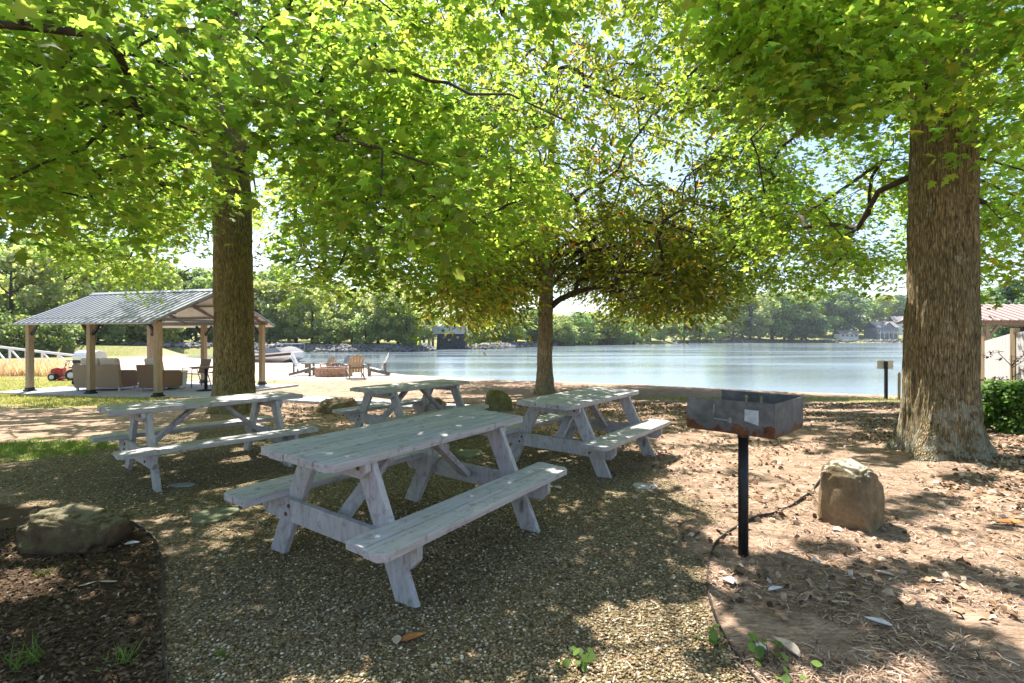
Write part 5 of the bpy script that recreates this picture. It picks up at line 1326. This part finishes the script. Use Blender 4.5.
# ------------------------------------------------------------------ boats pulled up on the beach
def boat(label, loc, rz, L, W, stripe, cover):
    r = thing('motorboat', label, 'boat', loc, rz)
    b = MB(); n = 12; vs, fs = [], []; prof = []
    for i in range(n + 1):
        t = i / n; x = (t - .5) * L; k = (1 - max(0, (t - .45) / .55) ** 2.2); hw = W / 2 * max(.03, k); ht = .62 + .25 * t ** 2; kz = .05 + .38 * max(0, (t - .6) / .4) ** 2
        prof.append((x, hw, ht, kz)); vs += [(x, -hw, ht), (x, -hw * .86, .32 + kz * .5), (x, 0, kz), (x, hw * .86, .32 + kz * .5), (x, hw, ht)]
    for i in range(n):
        for k in range(4): fs.append((i * 5 + k, i * 5 + 5 + k, i * 5 + 6 + k, i * 5 + k + 1))
        fs.append((i * 5 + 4, i * 5 + 9, i * 5 + 5, i * 5))
    fs += [(0, 1, 2, 3, 4), tuple(n * 5 + k for k in (4, 3, 2, 1, 0))]
    b.add(vs, fs); b.build('hull', M['gelcoat'], r, False)
    b = MB(); vs, fs = [], []
    for i, (x, hw, ht, kz) in enumerate(prof):
        for s in (-1, 1): vs += [(x, s * (hw + .012), ht - .09), (x, s * (hw * .95 + .012), ht - .26)]
    for i in range(n): fs += [(i * 4, i * 4 + 4, i * 4 + 5, i * 4 + 1), (i * 4 + 2, i * 4 + 3, i * 4 + 7, i * 4 + 6)]
    b.add(vs, fs); o = b.build('hull_stripe', M[stripe], r)
    if cover:
        b = MB(); vs, fs = [], []
        for i, (x, hw, ht, kz) in enumerate(prof):
            t = i / n; pk = .55 * math.exp(-((t - .48) / .2) ** 2) + .12
            for a in np.linspace(0, math.pi, 9): vs.append((x, -math.cos(a) * (hw + .03), ht + .005 + pk * math.sin(a) ** 1.2 * max(.1, hw / (W / 2))))
        for i in range(n):
            for k in range(8): fs.append((i * 9 + k, i * 9 + 9 + k, i * 9 + 10 + k, i * 9 + k + 1))
        b.add(vs, fs); b.build('boat_cover', M['boat_cover'], r, True)
        b = MB()
        for xx in (-.5, .35): b.tube([(xx, -W / 2 + .05, .7), (xx + .25, -W / 2 + .1, 1.55), (xx + .25, W / 2 - .1, 1.55), (xx, W / 2 - .05, .7)], .025, 6)
        b.tube([(-.25, -W / 2 + .1, 1.55), (.6, -W / 2 + .1, 1.55)], .022, 6); b.tube([(-.25, W / 2 - .1, 1.55), (.6, W / 2 - .1, 1.55)], .022, 6)
        b.build('wake_tower', M['grey_metal'], r)
    else:
        b = MB(); b.hexa([(.05, -W * .36, .74), (.25, -W * .36, .74), (.25, W * .36, .74), (.05, W * .36, .74), (-.22, -W * .3, 1.1), (-.18, -W * .3, 1.1), (-.18, W * .3, 1.1), (-.22, W * .3, 1.1)]); b.build('windshield', M['window'], r)
        b = MB(); b.box(-L * .42, -.3, -W * .36, W * .36, .70, .86); b.build('seat', M['grey_plastic'], r, bevel=.03)
def put_boat(lab, px, py, rz, L, W, st, cov):
    x, y, _ = at(px, py, -0.6); boat(lab, (x, y, max(gz(x, y), WATER) - .05), rz, L, W, st, cov)
put_boat('motorboat under a humped grey cover with a tower, on the beach', 290, 361.5, -0.75, 5.0, 2.2, 'gelcoat', True)
put_boat('open white motorboat with dark stripe drawn up before the covered boat', 272, 365, -0.45, 4.0, 1.8, 'dark_gelcoat', False)

# ------------------------------------------------------------------ sign, stake
def sign():
    x, y, _ = at(886, 402, -0.3); z = gz(x, y)
    r = thing('beach_sign', 'small tan backed sign on a black post at the lake edge', 'sign', (x, y, z), -0.1)
    b = MB(); b.box(-.03, .03, -.03, .03, -.1, .98); b.build('post', M['black_metal'], r)
    b = MB(); b.box(-.2, .2, .032, .047, .78, 1.0); b.build('panel', M['sign_panel'], r, bevel=.004)
    x2, y2, _ = at(899, 403, -0.3)
    b = MB(); b.prism([(-.022, -.1), (.022, -.1), (.022, .66), (0, .70), (-.022, .66)], 'y', -.022, .022)
    o = b.build('wooden_stake', M['cedar']); o.location = (x2, y2, gz(x2, y2)); o.rotation_euler = (0.03, -0.02, 0.2); tag(o, 'thin bare wooden stake just right of the black sign post', 'stake')
sign()

# ------------------------------------------------------------------ right side: white fence, tan pavilion, shrub, twiggy plant
def right_side():
    r = thing('panel_fence', 'white panel fence with brown timber posts behind the leafy shrub', 'fence', (0, 0, 0))
    p0, p1, p2 = np.array([11.0, 11.9]), np.array([10.75, 10.75]), np.array([10.4, 9.2])
    pts = [np.array([(984 - XC) / F * 12.3, 12.3]), np.array([(1015 - XC) / F * 10.9, 10.9]), np.array([(1062 - XC) / F * 9.5, 9.5])]
    for i, p in enumerate(pts):
        b = MB(); z0 = gz(*p); top = H + (YH - [339, 331, 322][i]) / F * p[1] + 0.06; b.box(p[0] - .055, p[0] + .055, p[1] - .055, p[1] + .055, z0 - .1, top); b.build('post', M['cedar'], r)
    for i in range(2):
        a, c = pts[i], pts[i + 1]; d = (c - a) / np.linalg.norm(c - a); za, zc = H + (YH - [341, 333][i]) / F * a[1], H + (YH - [333, 324][i]) / F * c[1]
        b = MB(); n = 9; L = np.linalg.norm(c - a) - .14
        for k in range(n):
            s0 = a + d * (.07 + L * k / n + .004); s1 = a + d * (.07 + L * (k + 1) / n - .002); nn = np.array([-d[1], d[0]]) * .018
            ta, tc = za + (zc - za) * k / n, za + (zc - za) * (k + 1) / n
            P = [s0 - nn, s1 - nn, s1 + nn, s0 + nn]; b.hexa([(*P[0], -.1), (*P[1], -.1), (*P[2], -.1), (*P[3], -.1), (*P[0], ta), (*P[1], tc), (*P[2], tc), (*P[3], ta)])
        b.build('panel', M['vinyl'], r)
    # tan-roofed timber shelter beyond
    d0 = 19.0; x0 = (978 - XC) / F * d0
    r = thing('shelter', 'timber shelter with a tan metal roof beyond the white fence', 'shelter', (x0, d0, gz(x0, d0) - 0.0))
    zb = gz(x0, d0); ez = H + (YH - 322) / F * d0 - zb
    W, L = 3.4, 6.0
    for u in (0.5, L - 0.4):
        for v in (0.2, W - .2):
            b = MB(); b.box(u - .08, u + .08, v - .08, v + .08, 0, ez - .02); p = b.build('post', M['cedar'], r)
            b = MB(); b.beam((u + .08, v, ez - .55), (u + .5, v, ez - .1), .07, .09); b.beam((u - .08, v, ez - .55), (u - .45, v, ez - .1), .07, .09); b.build('brace', M['cedar'], p)
    for v in (.2, W - .2):
        b = MB(); b.box(0, L, v - .05, v + .05, ez - .1, ez + .08); b.build('eave_beam', M['cedar'], r)
    vs, fs = [], []
    for s in (0, 1):
        y_e = -.25 if s == 0 else W + .25; k0 = len(vs); us = []
        for i in range(20):
            u0 = -.3 + i * (L + .6) / 20; us += [(u0, 0), (u0 + .22, 0), (u0 + .25, .025), (u0 + .29, .025)]
        us.append((L + .3, 0))
        for u, h in us: vs += [(u, y_e, ez + .06 + h), (u + (.9 if u < 1.5 else -.9 if u > L - 1.5 else 0) * 0, W / 2, ez + .78 + h), (u, y_e, ez + .02 + h), (u, W / 2, ez + .74 + h)]
        for i in range(len(us) - 1):
            a = k0 + i * 4; fs += [(a, a + 4, a + 5, a + 1), (a + 2, a + 3, a + 7, a + 6), (a, a + 2, a + 6, a + 4)]
    b = MB(); b.add(vs, fs); b.build('roof', M['tan_roof'], r)
    # leafy shrub
    rng = np.random.default_rng(44); x, y = (1022 - XC) / F * 7.6, 7.6; z = gz(x, y)
    r = thing('shrub', 'dense bright green leafy shrub right of the near maple trunk', 'shrub', (x, y, z))
    n = 9000; nb = 26; cen = rand_unit(nb, rng) * np.array([.62, .42, .42]) * rng.uniform(.5, 1, (nb, 1)) + np.array([0, 0, .40]); cen[:, 2] = np.clip(cen[:, 2], .12, .62)
    ci = rng.integers(0, nb, n); u = rand_unit(n, rng) * rng.uniform(.4, 1, (n, 1)); P = cen[ci] + u * .2; P[:, 2] = np.maximum(P[:, 2], .01)
    col = np.array([(0.085, 0.17, 0.022), (0.12, 0.21, 0.03), (0.05, 0.10, 0.018)])[rng.integers(0, 3, n)] * rng.uniform(.7, 1.3, (n, 1))
    v, f, c = scatter(OVAL_V * np.array([1.5, 1, 1]), OVAL_F, P, frames(u + np.array([0, 0, .7]) + rng.normal(size=(n, 3)) * .4, u + rng.normal(size=(n, 3)) * .6), rng.uniform(.04, .075, n), col)
    np_mesh('foliage', v, f, M['shrub_leaf'], c, parent=r)
    b = MB()
    for k in range(12): q = cen[k]; b.tube([(q[0] * .2, q[1] * .2, -.05), tuple(q * np.array([.6, .6, .5])), tuple(q)], [.014, .01, .005], 5)
    b.build('stems', M['branch'], r)
    # reddish twiggy plant
    x, y = (1012 - XC) / F * 8.6, 8.6; z = gz(x, y)
    r = thing('red_leaved_sapling', 'thin sapling with dark reddish leaves in front of the white fence', 'sapling', (x, y, z)); b = MB(); LPs = []
    for k in range(9):
        a = rng.uniform(0, 6.28); L = rng.uniform(.25, .6); z0 = rng.uniform(.55, 1.1); e = np.array([math.cos(a) * L, math.sin(a) * L * .5, z0 + rng.uniform(-.1, .12)])
        b.tube([(0, 0, z0 - .12), tuple(e * np.array([.5, .5, 1]) + np.array([0, 0, .02])), tuple(e)], [.007, .005, .002], 5)
        for q in range(22): t = rng.uniform(.3, 1.05); LPs.append(e * np.array([t, t, 1]) + rng.normal(size=3) * .035)
    b.tube([(0, 0, -.05), (.01, 0, .6), (0, .01, 1.15)], [.014, .01, .004], 6); b.build('stems', M['branch'], r)
    LPs = np.array(LPs); n = len(LPs)
    v, f, c = scatter(OVAL_V, OVAL_F, LPs, frames(np.tile([[0, -.2, 1.0]], (n, 1)) + rng.normal(size=(n, 3)) * .4, rng.normal(size=(n, 3))), rng.uniform(.05, .08, n), np.array((.085, .045, .035)) * rng.uniform(.6, 1.3, (n, 1)))
    np_mesh('foliage', v, f, M['shrub_leaf'], c, parent=r)
right_side()

# ------------------------------------------------------------------ far shore: riprap, bridge, houses
def riprap():
    rng = np.random.default_rng(6); P, S, Cc = [], [], []
    line = np.array([(-66, 57), (-42, 59), (-38, 68), (-34, 71), (-28, 73.2), (-16, 75.2), (-12.6, 82), (-14.5, 93)]); line2 = np.array([(-8.3, 97), (-8, 92.2), (-2, 100.3), (5, 121.5), (20, 150.5), (45, 178.5)]); line3 = np.array([(66, 205.5), (85, 217.5), (130, 232.5), (190, 239.5)])
    for ln, dens, wd, sz in ((line, 34, 1.8, .30), (line2, 14, 1.6, .38), (line3, 5, 2.0, .6)):
        for a, c in zip(ln[:-1], ln[1:]):
            L = np.linalg.norm(c - a); n = int(L * dens); t = rng.uniform(size=n)[:, None]; d = (c - a) / L; nn = np.array([-d[1], d[0]])
            q = a + (c - a) * t + nn * rng.uniform(-.3, wd, (n, 1)); P.append(q); S.append(rng.uniform(.5, 1.4, n) * sz); Cc.append(np.array((.19, .185, .18)) * rng.uniform(.45, 1.35, (n, 1)))
    P = np.concatenate(P); S = np.concatenate(S); Cc = np.concatenate(Cc); n = len(P)
    tv = np.array([(1, 0, 0), (0, 1, 0), (-1, 0, 0), (0, -1, 0), (0.2, 0.1, 0.8), (0, 0, -0.8), (.7, .6, .5), (-.6, .7, .4), (-.7, -.6, .45), (.6, -.7, .4)])
    tf = np.array([(0, 6, 4), (6, 1, 4), (1, 7, 4), (7, 2, 4), (2, 8, 4), (8, 3, 4), (3, 9, 4), (9, 0, 4), (6, 0, 5), (1, 6, 5), (7, 1, 5), (2, 7, 5), (8, 2, 5), (3, 8, 5), (9, 3, 5), (0, 9, 5)])
    z = np.maximum(ground_z(P[:, 0], P[:, 1], False), WATER) + S * .15
    v, f, c = scatter(tv, tf, np.column_stack([P, z]), frames(np.tile([[0, 0, 1.0]], (n, 1)) + rng.normal(size=(n, 3)) * .5, rng.normal(size=(n, 3))), S[:, None] * rng.uniform(.6, 1.2, (n, 3)), Cc)
    tag(np_mesh('riprap_rocks', v, f, M['attr'], c), 'grey broken rocks lining the far lake banks', 'rocks', kind='stuff')
riprap()
def bridge():
    d = 97; x0, x1 = (400 - XC) / F * d, (456 - XC) / F * d
    zt = H + (YH - 328.5) / F * d; zd = H + (YH - 334) / F * d
    r = thing('road_bridge', 'low grey concrete road bridge over the narrow end of the lake', 'bridge', (0, d, 0))
    b = MB(); b.box(x0 - 6, x1 + 2.0, -3, 3, zd, zt - .35); b.build('deck', M['bridge_concrete'], r)
    for yy in (-3, 2.8):
        b = MB(); b.box(x0 - 6, x1 + 2.0, yy, yy + .2, zt - .349, zt + .35); b.build('parapet', M['bridge_concrete'], r)
    for px in (412, 422, 431):
        x = (px - XC) / F * d
        for yy in (-2.2, 2.2):
            b = MB(); b.lathe([(.28, -2.4), (.25, zd - .5)], 14, (x, yy, 0)); b.build('pier', M['bridge_concrete'], r, True)
        b = MB(); b.box(x - .4, x + .4, -2.9, 2.9, zd - .5, zd - .002); b.build('pier_cap', M['bridge_concrete'], r)
    b = MB(); b.hexa([((438 - XC) / F * d, -2.5, -2), (x1 + 2, -2.5, -2), (x1 + 2, 2.5, -2), ((438 - XC) / F * d, 2.5, -2), ((434 - XC) / F * d + 1.0, -2.5, zd - .003), (x1 + 2, -2.5, zd - .003), (x1 + 2, 2.5, zd - .003), ((434 - XC) / F * d + 1.0, 2.5, zd - .003)]); b.build('abutment', M['dark_stone'], r)
    # van on the deck
    xv = (433 - XC) / F * d
    r = thing('delivery_van', 'small white van crossing the far bridge', 'van', (xv, d, zt - .34))
    b = MB(); b.prism([(-2.0, .35), (1.9, .35), (2.0, .9), (1.35, 1.1), (.9, 1.75), (-2.0, 1.8)], 'y', -.9, .9); b.build('body', M['white_paint'], r, bevel=.06)
    b = MB(); b.prism([(.75, 1.12), (1.3, 1.12), (.92, 1.66), (.75, 1.66)], 'y', -.91, .91); b.build('window', M['window'], r)
    for wx in (-1.3, 1.25):
        for s in (-1, 1): b = MB(); b.lathe([(.2, -.1), (.34, -.09), (.34, .09), (.2, .1)], 16, (wx, s * .82, .34), 'y'); b.build('wheel', M['rubber'], r, True)
bridge()
def house(label, px, d, w, dp, h, rise, wall, rz=0.1, deckside=True):
    x = (px - XC) / F * d; z = gz(x, d)
    r = thing('lake_house', label, 'house', (x, d, z), rz)
    b = MB(); b.box(-w / 2, w / 2, -dp / 2, dp / 2, -1, h); b.prism([(-w * .22, h + .002), (w * .22, h + .002), (0, h + rise * .8)], 'y', -dp / 2 - .6, -dp / 2 + .3); b.build('wall', M[wall], r)
    b = MB(); o = .5
    b.prism([(-dp / 2 - o, h - .1), (0, h + rise), (dp / 2 + o, h - .1), (dp / 2 + o, h + .1), (0, h + rise + .2), (-dp / 2 - o, h + .1)], 'x', -w / 2 - o, w / 2 + o)
    b.prism([(-w * .26, h + .0), (0, h + rise * .86), (w * .26, h + .0), (w * .26, h + .2), (0, h + rise * .86 + .2), (-w * .26, h + .2)], 'y', -dp / 2 - 1.0, -.2); ro = b.build('roof', M['shingle'], r)
    b = MB(); b.box(w * .2, w * .2 + .8, .3, 1.1, h + rise * .5, h + rise + .9); b.build('chimney', M['brick_stone'], ro)
    for k in range(4):
        for zz in ((.5, 2.0), (3.0, 4.4)) if h > 5 else ((.9, 2.2),):
            xx = -w / 2 + w * (k + .5) / 4; f_ = MB(); f_.box(xx - .75, xx + .75, -dp / 2 - .05, -dp / 2 - .01, zz[0], zz[1]); wn = f_.build('window', M['white_paint'], r)
            f_ = MB(); f_.box(xx - .65, xx + .65, -dp / 2 - .08, -dp / 2 - .052, zz[0] + .1, zz[1] - .1); f_.build('pane', M['window'], wn)
    if deckside:
        b = MB(); b.box(-w / 2, w / 2, -dp / 2 - 2.2, -dp / 2 - .1, 2.4, 2.6); b.box(-w / 2, w / 2, -dp / 2 - 2.2, -dp / 2 - 2.1, 3.35, 3.45)
        for k in range(6): xx = -w / 2 + .1 + (w - .2) * k / 5; b.box(xx - .08, xx + .08, -dp / 2 - 2.19, -dp / 2 - 2.03, -1, 2.4); b.box(xx - .05, xx + .05, -dp / 2 - 2.19, -dp / 2 - 2.11, 2.6, 3.35)
        b.build('deck', M['white_paint'], r)
house('dark grey gabled lake house with a white deck across the water', 881, 256, 12, 8, 5.2, 3.0, 'house_grey')
house('paler house higher on the hill behind the dark grey one', 902, 280, 11, 8, 6.2, 3.2, 'house_white', -0.2, False)
house('low pale boathouse by the far shore left of the dark grey house', 846, 250, 9, 5, 2.4, 1.5, 'house_white', 0.05, False)
house('small house among the trees on the headland', 800, 262, 9, 6, 3.4, 2.2, 'house_white', 0.3, False)
def utility_pole():
    d = 225; x = (711 - XC) / F * d; z = gz(x, d)
    r = thing('utility_pole', 'tall thin utility pole on the far shore', 'pole', (x, d, z)); zt = H + (YH - 304) / F * d - z
    b = MB(); b.tube([(0, 0, -.5), (0, 0, zt)], [.3, .22], 8); b.build('pole', M['cedar'], r)
    b = MB(); b.box(-1.2, 1.2, -.1, .1, zt - 1.2, zt - .95); b.build('crossarm', M['cedar'], r)
utility_pole()
print('script done')


# ------------------------------------------------------------------ the air over the lake
def haze():
    m = bpy.data.materials.new('haze'); m.use_nodes = True; t = m.node_tree; t.nodes.clear()
    o_ = t.nodes.new('ShaderNodeOutputMaterial'); v = t.nodes.new('ShaderNodeVolumePrincipled')
    v.inputs['Color'].default_value = (0.86, 0.93, 1.0, 1); v.inputs['Density'].default_value = 0.00022; v.inputs['Anisotropy'].default_value = 0.2
    t.links.new(v.outputs[0], o_.inputs['Volume'])
    b = MB(); b.box(-640, 700, -75, 1250, -6.0, 45.0); o = b.build('haze', m)
    tag(o, 'thin pale summer haze over the lake', 'haze', kind='stuff')
haze()
